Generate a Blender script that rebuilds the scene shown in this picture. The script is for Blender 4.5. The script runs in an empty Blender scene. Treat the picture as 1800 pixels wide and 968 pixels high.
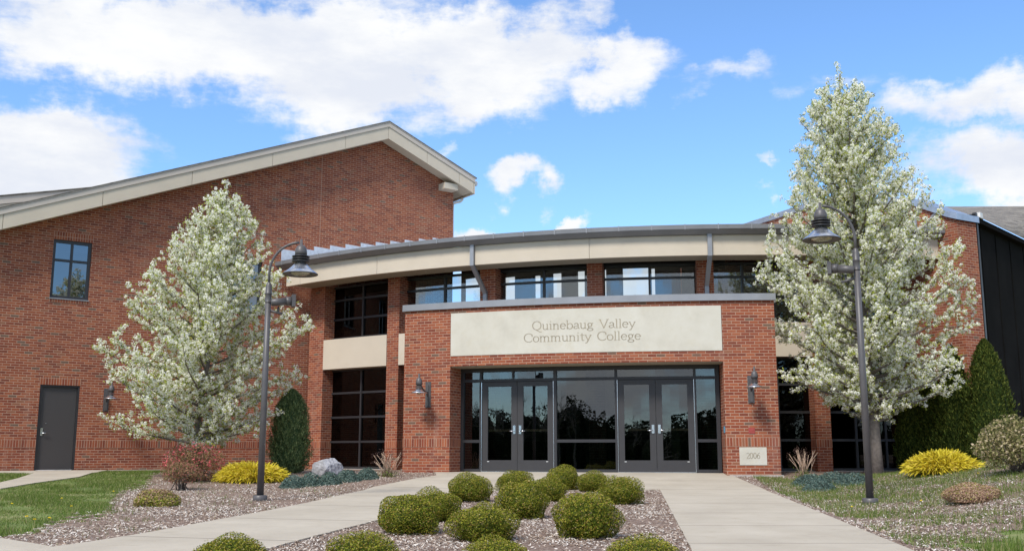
import bpy, bmesh, math, random
import numpy as np
from mathutils import Vector, Matrix
rng = np.random.default_rng(11); random.seed(5)
C = bpy.context.scene.collection
sc = bpy.context.scene
R_ = math.radians

# ------------------------------------------------------------------ camera
EYE = 0.45                                   # eye height above the entrance floor (the walk falls towards the viewer)
F = 1800.0; PITCH = math.atan((797-484)/F); CP, SP = math.cos(PITCH), math.sin(PITCH)
cam = bpy.data.cameras.new('camera'); co = bpy.data.objects.new('camera', cam); C.objects.link(co)
cam.sensor_width = 36; cam.lens = 36; cam.clip_end = 3000; cam.clip_start = .05
co.location = (0, 0, EYE); co.rotation_euler = (math.pi/2+PITCH, 0, 0); sc.camera = co

# ------------------------------------------------------------------ world, sun, exposure
SUN_EL, SUN_AZ = R_(50), R_(-152)            # azimuth clockwise from +Y
sc.view_settings.view_transform = 'Standard'; sc.view_settings.look = 'None'
sc.view_settings.gamma = 1; sc.view_settings.use_curve_mapping = False
sc.view_settings.exposure = 0.74
sdir = Vector((math.sin(SUN_AZ)*math.cos(SUN_EL), math.cos(SUN_AZ)*math.cos(SUN_EL), math.sin(SUN_EL)))
sl = bpy.data.lights.new('sun', 'SUN'); sl.energy = 2.5; sl.angle = R_(13); sl.color = (1, .95, .87)
so = bpy.data.objects.new('sun', sl); C.objects.link(so); so.location = sdir*60
so.rotation_euler = sdir.to_track_quat('Z', 'Y').to_euler()

class NT:
    def __init__(s, tree): s.t = tree; s.n = tree.nodes; s.l = tree.links
    def new(s, typ, **kw):
        n = s.n.new(typ)
        for k, v in kw.items(): setattr(n, k, v)
        return n
    def put(s, sock, v):
        if isinstance(v, bpy.types.NodeSocket): s.l.new(v, sock)
        elif isinstance(v, (tuple, list)) and len(v) == 3 and sock.type == 'RGBA': sock.default_value = (*v, 1)
        else: sock.default_value = v
    def m(s, op, a, b=None, c=None, clamp=False):
        n = s.new('ShaderNodeMath', operation=op); n.use_clamp = clamp
        s.put(n.inputs[0], a)
        if b is not None: s.put(n.inputs[1], b)
        if c is not None: s.put(n.inputs[2], c)
        return n.outputs[0]
    def mix(s, f, a, b, mode='MIX'):
        n = s.new('ShaderNodeMix', data_type='RGBA', blend_type=mode)
        s.put(n.inputs[0], f); s.put(n.inputs[6], a); s.put(n.inputs[7], b); return n.outputs[2]
    def ramp(s, f, stops, interp='LINEAR'):
        n = s.new('ShaderNodeValToRGB'); n.color_ramp.interpolation = interp; e = n.color_ramp.elements
        while len(e) < len(stops): e.new(.5)
        for el, (p, c) in zip(e, stops):
            el.position = p; el.color = (*c, 1) if isinstance(c, tuple) else (c, c, c, 1)
        s.put(n.inputs[0], f); return n.outputs[0]
    def noise(s, vec, scale, detail=4, rough=.55, dim='3D', dist=0):
        n = s.new('ShaderNodeTexNoise', noise_dimensions=dim)
        if vec is not None: s.l.new(vec, n.inputs['Vector'])
        n.inputs['Scale'].default_value = scale; n.inputs['Detail'].default_value = detail
        n.inputs['Roughness'].default_value = rough; n.inputs['Distortion'].default_value = dist
        return n.outputs['Fac']
    def smooth(s, v, a, b):
        n = s.new('ShaderNodeMapRange', interpolation_type='SMOOTHSTEP')
        s.put(n.inputs[0], v); n.inputs[1].default_value = a; n.inputs[2].default_value = b
        return n.outputs[0]

world = bpy.data.worlds.new('World'); sc.world = world; world.use_nodes = True
w = NT(world.node_tree); w.n.clear()
sky = w.new('ShaderNodeTexSky', sky_type='NISHITA'); sky.sun_disc = False
sky.sun_elevation = SUN_EL; sky.sun_rotation = SUN_AZ; sky.air_density = 1.0; sky.dust_density = .15; sky.ozone_density = 2.2
tc = w.new('ShaderNodeTexCoord').outputs['Generated']
nrm = w.new('ShaderNodeVectorMath', operation='NORMALIZE'); w.l.new(tc, nrm.inputs[0]); D = nrm.outputs[0]
# clouds: soft masses at bearings/elevations of the sky (degrees), broken up by noise
warp = w.new('ShaderNodeTexNoise'); w.l.new(D, warp.inputs['Vector']); warp.inputs['Scale'].default_value = 9; warp.inputs['Detail'].default_value = 7; warp.inputs['Roughness'].default_value = .6
sb = w.new('ShaderNodeVectorMath', operation='SUBTRACT'); w.l.new(warp.outputs['Color'], sb.inputs[0]); sb.inputs[1].default_value = (.5, .5, .5)
scl = w.new('ShaderNodeVectorMath', operation='SCALE'); w.l.new(sb.outputs[0], scl.inputs[0]); scl.inputs['Scale'].default_value = .15
ad = w.new('ShaderNodeVectorMath', operation='ADD'); w.l.new(D, ad.inputs[0]); w.l.new(scl.outputs[0], ad.inputs[1])
sx = w.new('ShaderNodeSeparateXYZ'); w.l.new(ad.outputs[0], sx.inputs[0])
AZ = w.m('MULTIPLY', w.m('ARCTAN2', sx.outputs[0], sx.outputs[1]), 180/math.pi)
EL = w.m('MULTIPLY', w.m('ARCSINE', sx.outputs[2]), 180/math.pi)
def azel(px, py):
    u, v = (px-900)/F, (484-py)/F
    x, y, z = u, CP-v*SP, SP+v*CP
    return math.degrees(math.atan2(x, y)), math.degrees(math.asin(z/math.sqrt(x*x+y*y+z*z)))
blobs = [  # centre px, half sizes px, weight, tilt
 (300, 70, 400, 95, 1.35), (560, 120, 240, 100, 1.25), (840, 110, 210, 95, 1.25), (1050, 128, 150, 52, 1.0), (120, 40, 260, 60, .9),
 (40, 280, 190, 105, 1.5), (905, 312, 60, 38, 1.0), (965, 322, 45, 40, .95), (1330, 148, 230, 36, .66), (1720, 178, 230, 52, .95), (1790, 300, 150, 85, 1.5),
 (835, 412, 60, 26, 1.3), (1020, 400, 45, 16, 1.0), (1045, 35, 60, 42, .68), (775, 255, 40, 22, .75), (1400, 370, 60, 34, 1.1), (1370, 300, 38, 12, .6), (60, 170, 230, 40, .62),
 (700, 40, 150, 70, .7), (1080, 500, 260, 46, 1.3)]  # last mass: cloud added unseen behind the hall, whitening its rear openings
tot = None
for (bx, by, rx, ry, wt) in blobs:
    a0, e0 = azel(bx, by); ra = rx/F*57.3; re = ry/F*57.3
    qa = w.m('POWER', w.m('ABSOLUTE', w.m('DIVIDE', w.m('SUBTRACT', AZ, a0), ra)), 2)
    qe = w.m('POWER', w.m('ABSOLUTE', w.m('DIVIDE', w.m('SUBTRACT', EL, e0), re)), 2)
    g = w.m('MULTIPLY', w.m('EXPONENT', w.m('MULTIPLY', w.m('ADD', qa, qe), -.9)), wt)
    tot = g if tot is None else w.m('MAXIMUM', tot, g)
mp = w.new('ShaderNodeMapping'); w.l.new(D, mp.inputs[0]); mp.inputs['Scale'].default_value = (1, 1, 2.8)
nz = w.noise(mp.outputs[0], 6.5, 9, .6)
nz2 = w.noise(mp.outputs[0], 24, 8, .68)
base = w.m('ADD', tot, w.m('MULTIPLY', w.m('SUBTRACT', nz, .5), 1.5))
base = w.m('ADD', base, w.m('MULTIPLY', w.m('SUBTRACT', nz2, .5), .62))
front = w.smooth(base, .36, .95)
# the rest of the sky (behind and above): scattered fair-weather cloud
of = w.new('ShaderNodeVectorMath', operation='ADD'); w.l.new(mp.outputs[0], of.inputs[0]); of.inputs[1].default_value = (3.3, 1.7, .4)
nb = w.noise(of.outputs[0], 3.6, 9, .6)
back = w.smooth(nb, .42, .60)
sy = w.new('ShaderNodeSeparateXYZ'); w.l.new(D, sy.inputs[0])
isfront = w.smooth(sy.outputs[1], .62, .8)
high = w.smooth(sy.outputs[2], .52, .70)
fsel = w.m('MULTIPLY', isfront, w.m('SUBTRACT', 1, high))
mask = w.m('ADD', w.m('MULTIPLY', front, fsel), w.m('MULTIPLY', back, w.m('SUBTRACT', 1, fsel)), clamp=True)
mask = w.m('MULTIPLY', mask, w.smooth(sy.outputs[2], -.02, .03))
hs = w.new('ShaderNodeHueSaturation'); hs.inputs['Saturation'].default_value = 1.0; w.l.new(sky.outputs[0], hs.inputs['Color'])
skyc = w.mix(1.0, hs.outputs[0], (.98, 1.22, 1.46), 'MULTIPLY')
shade = w.noise(mp.outputs[0], 5.2, 9, .62)
cl = w.mix(w.smooth(shade, .35, .62), (4.8, 5.05, 5.6), (6.0, 6.05, 6.1))
allc = w.mix(mask, skyc, cl)
bg = w.new('ShaderNodeBackground'); w.l.new(allc, bg.inputs[0]); bg.inputs[1].default_value = .10
wo = w.new('ShaderNodeOutputWorld'); w.l.new(bg.outputs[0], wo.inputs[0])

# ------------------------------------------------------------------ terrain and pixel helpers
def smst(t): t = np.clip(t, 0, 1); return t*t*(3-2*t)
def gz(X, Y):
    X = np.asarray(X, float); Y = np.asarray(Y, float)
    b = np.interp(Y, [-60, 0, 9.5, 19.75, 24.2, 60], [-1.5, -.62, -.44, -.25, 0, 0])
    b = b + np.interp(Y, [60, 200, 900], [0, -2, -6])
    xe = 3.75+(Y-9.76)*.114
    mound = .62*smst((X-xe-.25)/5.2)*(1-smst((Y-19.5)/4.5))*smst((Y-2)/6)
    side = .35*smst((X-9.5)/5)*smst((Y-19)/5)*(1-smst((X-30)/30))
    return b+mound+side
def ray(px, py):
    u, v = (px-900)/F, (484-py)/F
    return np.array([u, CP-v*SP, SP+v*CP])
def G(px, py):
    r = ray(px, py); r = r/r[1]; lo = 2.0
    Y = np.arange(2, 70, .02); Z = EYE+r[2]*Y
    h = Z < gz(r[0]*Y, Y)
    i = int(np.argmax(h)) if h.any() else len(Y)-1
    return float(r[0]*Y[i]), float(Y[i]), float(gz(r[0]*Y[i], Y[i]))
def pscale(Y, Z=0): return F/(Y*CP+(Z-EYE)*SP)
def at(px, py, Y): r = ray(px, py); r = r/r[1]*Y; return Vector((r[0], Y, r[2]+EYE))

# ------------------------------------------------------------------ object helpers
def tag(o, label=None, cat=None, group=None, kind=None):
    if label: o['label'] = label
    if cat: o['category'] = cat
    if group: o['group'] = group
    if kind: o['kind'] = kind
    return o
def thing(name, label, cat, loc=(0, 0, 0), group=None, rz=0):
    o = bpy.data.objects.new(name, None); C.objects.link(o); o.location = loc; o.rotation_euler.z = rz
    o.empty_display_size = .2
    return tag(o, label, cat, group)
def link(name, me, parent=None):
    o = bpy.data.objects.new(name, me); C.objects.link(o)
    if parent is not None: o.parent = parent
    return o
class MB:
    def __init__(s): s.v = []; s.f = []; s.uv = []; s.mi = []; s.sm = []
    def face(s, pts, uvs=None, mi=0, smooth=False):
        i = len(s.v); s.v += [tuple(p) for p in pts]; s.f.append(tuple(range(i, i+len(pts))))
        s.uv += uvs if uvs else [(p[0]+p[1]*.7, p[2]) for p in pts]; s.mi.append(mi); s.sm.append(smooth)
    def box(s, c, h, rot=None, mi=0):
        P = [Vector((x*h[0], y*h[1], z*h[2])) for x in (-1, 1) for y in (-1, 1) for z in (-1, 1)]
        if rot is not None: P = [rot @ p for p in P]
        P = [p+Vector(c) for p in P]
        for q in ((0, 1, 3, 2), (4, 6, 7, 5), (0, 4, 5, 1), (2, 3, 7, 6), (0, 2, 6, 4), (1, 5, 7, 3)): s.face([P[i] for i in q], mi=mi)
    def tube(s, pts, rad, n=12, mi=0, caps=True):
        pts = [Vector(p) for p in pts]; rad = rad if isinstance(rad, (list, tuple)) else [rad]*len(pts)
        rings = []; prev = None
        for i, p in enumerate(pts):
            t = (pts[min(i+1, len(pts)-1)]-pts[max(i-1, 0)]).normalized()
            a = prev if prev is not None else (Vector((1, 0, 0)) if abs(t.x) < .8 else Vector((0, 1, 0)))
            a = (a-t*a.dot(t)).normalized(); prev = a; b = t.cross(a)
            rings.append([p+(a*math.cos(k*2*math.pi/n)+b*math.sin(k*2*math.pi/n))*rad[i] for k in range(n)])
        for i in range(len(rings)-1):
            for k in range(n): s.face([rings[i][k], rings[i][(k+1) % n], rings[i+1][(k+1) % n], rings[i+1][k]], mi=mi, smooth=True)
        if caps: s.face(rings[0][::-1], mi=mi); s.face(rings[-1], mi=mi)
    def lathe(s, c, prof, n=28, mi=0):
        c = Vector(c)
        for (r0, z0), (r1, z1) in zip(prof[:-1], prof[1:]):
            for k in range(n):
                a, b = 2*math.pi*k/n, 2*math.pi*(k+1)/n
                P = [c+Vector((r*math.cos(t), r*math.sin(t), z)) for r, z, t in ((r0, z0, a), (r0, z0, b), (r1, z1, b), (r1, z1, a))]
                if r0 < 1e-5: P = P[1:]
                elif r1 < 1e-5: P = P[:3]
                s.face(P, mi=mi, smooth=True)
    def mbox(s, M, u0, u1, z0, z1, o0, o1, mi=0, step=None, ends=True):
        """box in wall coordinates: u along the wall, z up, o outwards; z0/z1 may be functions of u"""
        step = step or M.step; n = max(1, int(math.ceil((u1-u0)/step)))
        f0 = z0 if callable(z0) else (lambda u: z0); f1 = z1 if callable(z1) else (lambda u: z1)
        for i in range(n):
            a = u0+(u1-u0)*i/n; b = u0+(u1-u0)*(i+1)/n
            za, zb, ya, yb = f0(a), f0(b), f1(a), f1(b)
            s.face([M(a, za, o1), M(b, zb, o1), M(b, yb, o1), M(a, ya, o1)], [(a, za), (b, zb), (b, yb), (a, ya)], mi)
            s.face([M(b, zb, o0), M(a, za, o0), M(a, ya, o0), M(b, yb, o0)], [(b, zb), (a, za), (a, ya), (b, yb)], mi)
            s.face([M(a, ya, o1), M(b, yb, o1), M(b, yb, o0), M(a, ya, o0)], [(a, o1), (b, o1), (b, o0), (a, o0)], mi)
            s.face([M(a, za, o0), M(b, zb, o0), M(b, zb, o1), M(a, za, o1)], [(a, o0), (b, o0), (b, o1), (a, o1)], mi)
            if ends and i == 0: s.face([M(a, za, o0), M(a, za, o1), M(a, ya, o1), M(a, ya, o0)], [(a+o0, za), (a+o1, za), (a+o1, ya), (a+o0, ya)], mi)
            if ends and i == n-1: s.face([M(b, zb, o1), M(b, zb, o0), M(b, yb, o0), M(b, yb, o1)], [(b-o1, zb), (b-o0, zb), (b-o0, yb), (b-o1, yb)], mi)
    def wall(s, M, u0, u1, z0, z1, o0, o1, holes, kinks=(), mi=0):
        f1 = z1 if callable(z1) else (lambda u: z1)
        cuts = sorted({u0, u1, *[k for k in kinks if u0 < k < u1], *[h for q in holes for h in q[:2] if u0 < h < u1]})
        for a, b in zip(cuts[:-1], cuts[1:]):
            hs = sorted([(q[2], q[3]) for q in holes if q[0] <= a+1e-6 and q[1] >= b-1e-6]); zc = z0
            e = (a == u0) or (b == u1) or bool(hs) or any(abs(q[1]-a) < 1e-6 or abs(q[0]-b) < 1e-6 for q in holes)
            for lo, hi in hs:
                if lo > zc+1e-4: s.mbox(M, a, b, zc, lo, o0, o1, mi, ends=e)
                zc = hi
            s.mbox(M, a, b, zc, f1, o0, o1, mi, ends=e)
    def build(s, name, mats, parent=None):
        me = bpy.data.meshes.new(name); me.from_pydata(s.v, [], s.f)
        uv = me.uv_layers.new(name='UVMap'); uv.data.foreach_set('uv', np.array(s.uv, float).ravel())
        for m in (mats if isinstance(mats, (list, tuple)) else [mats]): me.materials.append(m)
        me.polygons.foreach_set('material_index', s.mi); me.polygons.foreach_set('use_smooth', s.sm)
        bm = bmesh.new(); bm.from_mesh(me); bmesh.ops.remove_doubles(bm, verts=bm.verts, dist=1e-5)
        bmesh.ops.recalc_face_normals(bm, faces=bm.faces) if len(s.f) < 4000 else None
        bm.to_mesh(me); bm.free(); me.update()
        return link(name, me, parent)
class Plane:
    step = 50
    def __init__(s, A, d): s.A = np.array(A); s.d = np.array(d)/np.linalg.norm(d); s.n = np.array([s.d[1], -s.d[0]])
    def __call__(s, u, z, o): p = s.A+s.d*u+s.n*o; return (p[0], p[1], z)
    def rz(s): return math.atan2(s.d[1], s.d[0])
    def hit(s, px, py, o=0):
        r = ray(px, py); A = s.A+s.n*o; k = (s.n@A)/(s.n@r[:2]); p = r*k; return float((p[:2]-A)@s.d), float(p[2]+EYE)
CX, CY = 6.46, 45.76
class Arc:
    step = .25
    def __init__(s, R): s.R = R
    def __call__(s, u, z, o): a = u/s.R; r = s.R+o; return (CX+r*math.sin(a), CY-r*math.cos(a), z)
    def u(s, deg): return s.R*math.radians(deg)
    def rz(s, u): return u/s.R
def quads(name, V, mats, parent=None, rnd=None, mi=None, nv=4, smooth=False):
    """V: (n, nv, 3) loose faces; rnd: per-face random numbers stored in the UV map"""
    n = len(V); me = bpy.data.meshes.new(name)
    me.vertices.add(n*nv); me.vertices.foreach_set('co', np.ascontiguousarray(V, dtype=np.float32).ravel())
    me.loops.add(n*nv); me.loops.foreach_set('vertex_index', np.arange(n*nv, dtype=np.int32))
    me.polygons.add(n); me.polygons.foreach_set('loop_start', np.arange(0, n*nv, nv, dtype=np.int32))
    me.polygons.foreach_set('loop_total', np.full(n, nv, dtype=np.int32))
    if mi is not None: me.polygons.foreach_set('material_index', mi.astype(np.int32))
    uv = me.uv_layers.new(name='UVMap')
    r = rng.random((n, 2)) if rnd is None else rnd
    uv.data.foreach_set('uv', np.repeat(r, nv, axis=0).astype(np.float32).ravel())
    for m in (mats if isinstance(mats, (list, tuple)) else [mats]): me.materials.append(m)
    me.update(calc_edges=True); me.validate()
    return link(name, me, parent)
def unit(v): return v/np.maximum(np.linalg.norm(v, axis=-1, keepdims=True), 1e-9)
def cards(P, N, ln, wd, spread=.6):
    """leaf-shaped quads at P with normals scattered about N"""
    n = len(P); N = unit(N+rng.normal(0, spread, (n, 3)))
    T = unit(np.cross(N, rng.normal(0, 1, (n, 3)))); B = np.cross(N, T)
    ln = np.asarray(ln).reshape(-1, 1)*np.ones((n, 1)); wd = np.asarray(wd).reshape(-1, 1)*np.ones((n, 1))
    return np.stack([P-T*ln*.5, P+B*wd*.5+T*ln*.06, P+T*ln*.5, P-B*wd*.5+T*ln*.06], 1)

# ------------------------------------------------------------------ materials
def mat(name): m = bpy.data.materials.new(name); m.use_nodes = True; t = NT(m.node_tree); return m, t, t.n['Principled BSDF']
def simple(name, col, rough=.6, metal=0, spec=.5, var=.12, scale=14, bump=0, bscale=80):
    m, t, b = mat(name); ob = t.new('ShaderNodeTexCoord').outputs['Object']
    n = t.noise(ob, scale, 5); dk = tuple(c*(1-var) for c in col); lt = tuple(min(1, c*(1+var)) for c in col)
    t.l.new(t.ramp(n, [(.3, dk), (.7, lt)]), b.inputs['Base Color'])
    b.inputs['Roughness'].default_value = rough; b.inputs['Metallic'].default_value = metal; b.inputs['Specular IOR Level'].default_value = spec
    if bump:
        bp = t.new('ShaderNodeBump'); bp.inputs['Strength'].default_value = bump; bp.inputs['Distance'].default_value = .01
        t.l.new(t.noise(ob, bscale, 4), bp.inputs['Height']); t.l.new(bp.outputs[0], b.inputs['Normal'])
    return m
def brick(name, bw, bh, joint=.012, offset=.5, tone=.82):
    m, t, b = mat(name); uv = t.new('ShaderNodeUVMap').outputs[0]
    sp = t.new('ShaderNodeSeparateXYZ'); t.l.new(uv, sp.inputs[0]); u, v = sp.outputs[0], sp.outputs[1]
    row = t.m('FLOOR', t.m('DIVIDE', v, bh)); fr = t.m('FRACT', t.m('DIVIDE', v, bh))
    uu = t.m('ADD', t.m('DIVIDE', u, bw), t.m('MULTIPLY', t.m('FLOORED_MODULO', row, 2), offset))
    colm = t.m('FLOOR', uu); fu = t.m('FRACT', uu)
    cb = t.new('ShaderNodeCombineXYZ'); t.l.new(colm, cb.inputs[0]); t.l.new(row, cb.inputs[1])
    wn = t.new('ShaderNodeTexWhiteNoise', noise_dimensions='2D'); t.l.new(cb.outputs[0], wn.inputs['Vector']); r = wn.outputs['Value']
    k = tone
    cols = [(0, (.315*k, .082*k, .040*k)), (.22, (.37*k, .105*k, .048*k)), (.45, (.28*k, .070*k, .037*k)), (.62, (.43*k, .135*k, .062*k)), (.78, (.215*k, .055*k, .032*k)), (.90, (.33*k, .135*k, .075*k)), (.965, (.17*k, .12*k, .085*k))]
    bc = t.ramp(r, cols, 'CONSTANT')
    ob = t.new('ShaderNodeTexCoord').outputs['Object']
    bc = t.mix(t.m('MULTIPLY', t.noise(ob, 90, 3), .35), bc, (.22*k, .066*k, .038*k))
    ju = joint/bw/2; jv = joint/bh/2
    eu = t.m('MINIMUM', fu, t.m('SUBTRACT', 1, fu)); ev = t.m('MINIMUM', fr, t.m('SUBTRACT', 1, fr))
    mu = t.m('LESS_THAN', eu, ju); mv = t.m('LESS_THAN', ev, jv); mo = t.m('MAXIMUM', mu, mv)
    mort = t.ramp(t.noise(ob, 5, 4), [(.3, (.46*k, .29*k, .205*k)), (.7, (.57*k, .38*k, .275*k))])
    c = t.mix(mo, bc, mort)
    big = t.noise(ob, .55, 5, .6)
    c = t.mix(t.m('MULTIPLY', t.smooth(big, .42, .75), .30), c, (.17, .060, .040))
    mps = t.new('ShaderNodeMapping'); t.l.new(ob, mps.inputs[0]); mps.inputs['Scale'].default_value = (3.2, 3.2, .28)
    c = t.mix(t.m('MULTIPLY', t.smooth(t.noise(mps.outputs[0], 1.4, 5, .65), .56, .74), .16), c, (.46, .33, .26))
    t.l.new(c, b.inputs['Base Color']); b.inputs['Roughness'].default_value = .88; b.inputs['Specular IOR Level'].default_value = .25
    bp = t.new('ShaderNodeBump'); bp.inputs['Strength'].default_value = .6; bp.inputs['Distance'].default_value = .006
    h = t.m('ADD', t.m('SUBTRACT', 1, mo), t.m('MULTIPLY', t.noise(ob, 130, 3), .4)); t.l.new(h, bp.inputs['Height']); t.l.new(bp.outputs[0], b.inputs['Normal'])
    return m
BH, BW = .06773, .2032
M_brick = brick('brick', BW, BH)
M_soldier = brick('soldier_brick', BH, .2032+1e-4, offset=0)
M_eifs = simple('beige_panel', (.55, .475, .375), .85, var=.05, scale=1.2, bump=.15, bscale=260)
M_frieze = simple('taupe_trim', (.50, .44, .38), .7, var=.04, scale=2)
M_stone, t, b = mat('cast_stone')
ob = t.new('ShaderNodeTexCoord').outputs['Object']
c = t.ramp(t.noise(ob, 1.6, 8, .62), [(.25, (.46, .43, .355)), (.5, (.54, .51, .43)), (.75, (.585, .56, .485))])
c = t.mix(t.m('MULTIPLY', t.smooth(t.noise(ob, 5.5, 6, .7), .5, .72), .35), c, (.50, .45, .33))
t.l.new(c, b.inputs['Base Color']); b.inputs['Roughness'].default_value = .9
bp = t.new('ShaderNodeBump'); bp.inputs['Strength'].default_value = .2; bp.inputs['Distance'].default_value = .005; t.l.new(t.noise(ob, 160, 3), bp.inputs['Height']); t.l.new(bp.outputs[0], b.inputs['Normal'])
M_letter = simple('letter_cut_shade', (.33, .285, .21), .95)  # darker tan stands in for the shade inside cut strokes
M_frame = simple('dark_bronze_frame', (.026, .025, .027), .45, var=.1, scale=3)
M_doorgrey = simple('grey_door_paint', (.052, .046, .045), .5, var=.12, scale=120)
M_leaf_door = simple('entrance_door_paint', (.036, .034, .035), .5, var=.06, scale=6)
M_metal = simple('grey_metal', (.27, .275, .29), .42, metal=.25, var=.08, scale=3)
M_gutter = simple('gutter_metal', (.21, .21, .22), .45, metal=.2, var=.12, scale=1.3)
M_zinc = simple('zinc_roof', (.42, .45, .50), .32, metal=.75, var=.15, scale=4)
M_pole = simple('brown_grey_pole', (.085, .078, .078), .45, var=.1, scale=9, bump=.1)
M_silver = simple('spun_aluminium', (.62, .64, .68), .25, metal=.95, var=.06)
M_chrome = simple('satin_chrome', (.70, .72, .75), .22, metal=1)
M_brass = simple('brass_bar', (.75, .60, .32), .5)
M_white = simple('white_strip', (.72, .72, .70), .5)
M_whitealu = simple('white_gutter', (.66, .62, .57), .5)
M_black = simple('black_panel', (.008, .0075, .007), .95, spec=.08, var=.3, scale=1.5)
M_inner = simple('dark_interior', (.055, .042, .030), .9)
M_ceil = simple('pale_ceiling', (.22, .19, .15), .9)
M_soffit = simple('soffit', (.33, .29, .22), .8)
M_joint = simple('joint_sealant', (.36, .23, .16), .8)
M_redbox = simple('red_box', (.30, .05, .04), .5)
M_blue = simple('blue_plate', (.10, .32, .48), .4)
M_foot = simple('concrete_footing', (.42, .40, .37), .9, var=.15, scale=7, bump=.3)
M_bulb = simple('lamp_glass', (.42, .42, .32), .12, metal=.4, var=.5, scale=28)
# shingles
M_shingle, t, b = mat('shingles')
ob = t.new('ShaderNodeTexCoord').outputs['Object']; uv = t.new('ShaderNodeUVMap').outputs[0]
sp = t.new('ShaderNodeSeparateXYZ'); t.l.new(uv, sp.inputs[0])
row = t.m('FLOOR', t.m('DIVIDE', sp.outputs[1], .14)); cc = t.m('FLOOR', t.m('ADD', t.m('DIVIDE', sp.outputs[0], .30), t.m('MULTIPLY', row, .37)))
cb = t.new('ShaderNodeCombineXYZ'); t.l.new(cc, cb.inputs[0]); t.l.new(row, cb.inputs[1])
wn = t.new('ShaderNodeTexWhiteNoise', noise_dimensions='2D'); t.l.new(cb.outputs[0], wn.inputs['Vector'])
c = t.ramp(wn.outputs['Value'], [(0, (.13, .115, .10)), (.5, (.185, .165, .14)), (1, (.25, .225, .19))])
ed = t.m('LESS_THAN', t.m('FRACT', t.m('DIVIDE', sp.outputs[1], .14)), .2); c = t.mix(t.m('MULTIPLY', ed, .7), c, (.06, .055, .05))
t.l.new(c, b.inputs['Base Color']); b.inputs['Roughness'].default_value = .95
# glass
def glass(name, refl, tint, fr=.8):
    m = bpy.data.materials.new(name); m.use_nodes = True; t = NT(m.node_tree); t.n.clear()
    gl = t.new('ShaderNodeBsdfGlossy'); gl.inputs['Roughness'].default_value = 0.005; gl.inputs['Color'].default_value = (.92, .97, 1, 1)
    tr = t.new('ShaderNodeBsdfTransparent'); tr.inputs['Color'].default_value = (*tint, 1)
    lw = t.new('ShaderNodeLayerWeight'); lw.inputs['Blend'].default_value = .35
    ob = t.new('ShaderNodeTexCoord').outputs['Object']
    bp = t.new('ShaderNodeBump'); bp.inputs['Strength'].default_value = .012; bp.inputs['Distance'].default_value = .02
    t.l.new(t.noise(ob, 1.6, 2), bp.inputs['Height']); t.l.new(bp.outputs[0], gl.inputs['Normal'])
    f = t.m('ADD', t.m('MULTIPLY', lw.outputs['Fresnel'], fr), refl, clamp=True)
    mx = t.new('ShaderNodeMixShader'); t.l.new(f, mx.inputs[0]); t.l.new(tr.outputs[0], mx.inputs[1]); t.l.new(gl.outputs[0], mx.inputs[2])
    o = t.new('ShaderNodeOutputMaterial'); t.l.new(mx.outputs[0], o.inputs[0]); return m
M_glass = glass('window_glass', .06, (.42, .43, .43))
M_glass_dark = glass('tinted_glass', .015, (.12, .125, .125), .35)
M_glass_up = glass('clear_glass', .06, (.82, .85, .85))
# concrete walk
def concrete(name, dirx, diry, sp_l, off=0):
    m, t, b = mat(name); ob = t.new('ShaderNodeTexCoord').outputs['Object']
    s = t.new('ShaderNodeSeparateXYZ'); t.l.new(ob, s.inputs[0])
    c = t.ramp(t.noise(ob, .9, 8, .62), [(.3, (.35, .30, .23)), (.7, (.465, .41, .325))])
    c = t.mix(t.m('MULTIPLY', t.noise(ob, 45, 5, .7), .35), c, (.43, .39, .325))
    c = t.mix(t.m('MULTIPLY', t.smooth(t.noise(ob, 3.3, 6, .7), .54, .70), .30), c, (.28, .23, .17))
    c = t.mix(t.m('MULTIPLY', t.smooth(t.noise(ob, 17, 4, .7), .64, .70), .4), c, (.22, .17, .12))
    a = t.m('ADD', t.m('ADD', t.m('MULTIPLY', s.outputs[0], dirx), t.m('MULTIPLY', s.outputs[1], diry)), off)
    f = t.m('FRACT', t.m('DIVIDE', a, sp_l)); e = t.m('MINIMUM', f, t.m('SUBTRACT', 1, f))
    j = t.m('LESS_THAN', e, .009); c = t.mix(t.m('MULTIPLY', j, .8), c, (.17, .14, .11))
    t.l.new(c, b.inputs['Base Color']); b.inputs['Roughness'].default_value = .9
    bp = t.new('ShaderNodeBump'); bp.inputs['Strength'].default_value = .35; bp.inputs['Distance'].default_value = .004
    t.l.new(t.noise(ob, 180, 4), bp.inputs['Height']); t.l.new(bp.outputs[0], b.inputs['Normal']); return m
M_conc = concrete('concrete_walk', .0, 1, 1.95, -.5)
M_conc2 = concrete('concrete_walk_side', .25, .968, 2.4)
# ground
M_ground, t, b = mat('lawn_soil'); ob = t.new('ShaderNodeTexCoord').outputs['Object']
c = t.ramp(t.noise(ob, 1.2, 8, .65), [(.3, (.075, .11, .022)), (.5, (.125, .165, .035)), (.68, (.26, .24, .11))])
t.l.new(c, b.inputs['Base Color']); b.inputs['Roughness'].default_value = 1
M_mulch, t, b = mat('mulch_floor'); ob = t.new('ShaderNodeTexCoord').outputs['Object']
mpg = t.new('ShaderNodeMapping'); t.l.new(ob, mpg.inputs[0]); mpg.inputs['Scale'].default_value = (1, .6, 1)
c = t.ramp(t.noise(mpg.outputs[0], 26, 8, .75), [(.32, (.10, .065, .05)), (.48, (.20, .135, .10)), (.6, (.30, .22, .175)), (.75, (.44, .37, .32))])
c = t.mix(t.m('MULTIPLY', t.smooth(t.noise(ob, .8, 5, .6), .5, .7), .35), c, (.13, .085, .06))
t.l.new(c, b.inputs['Base Color']); b.inputs['Roughness'].default_value = 1
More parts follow.
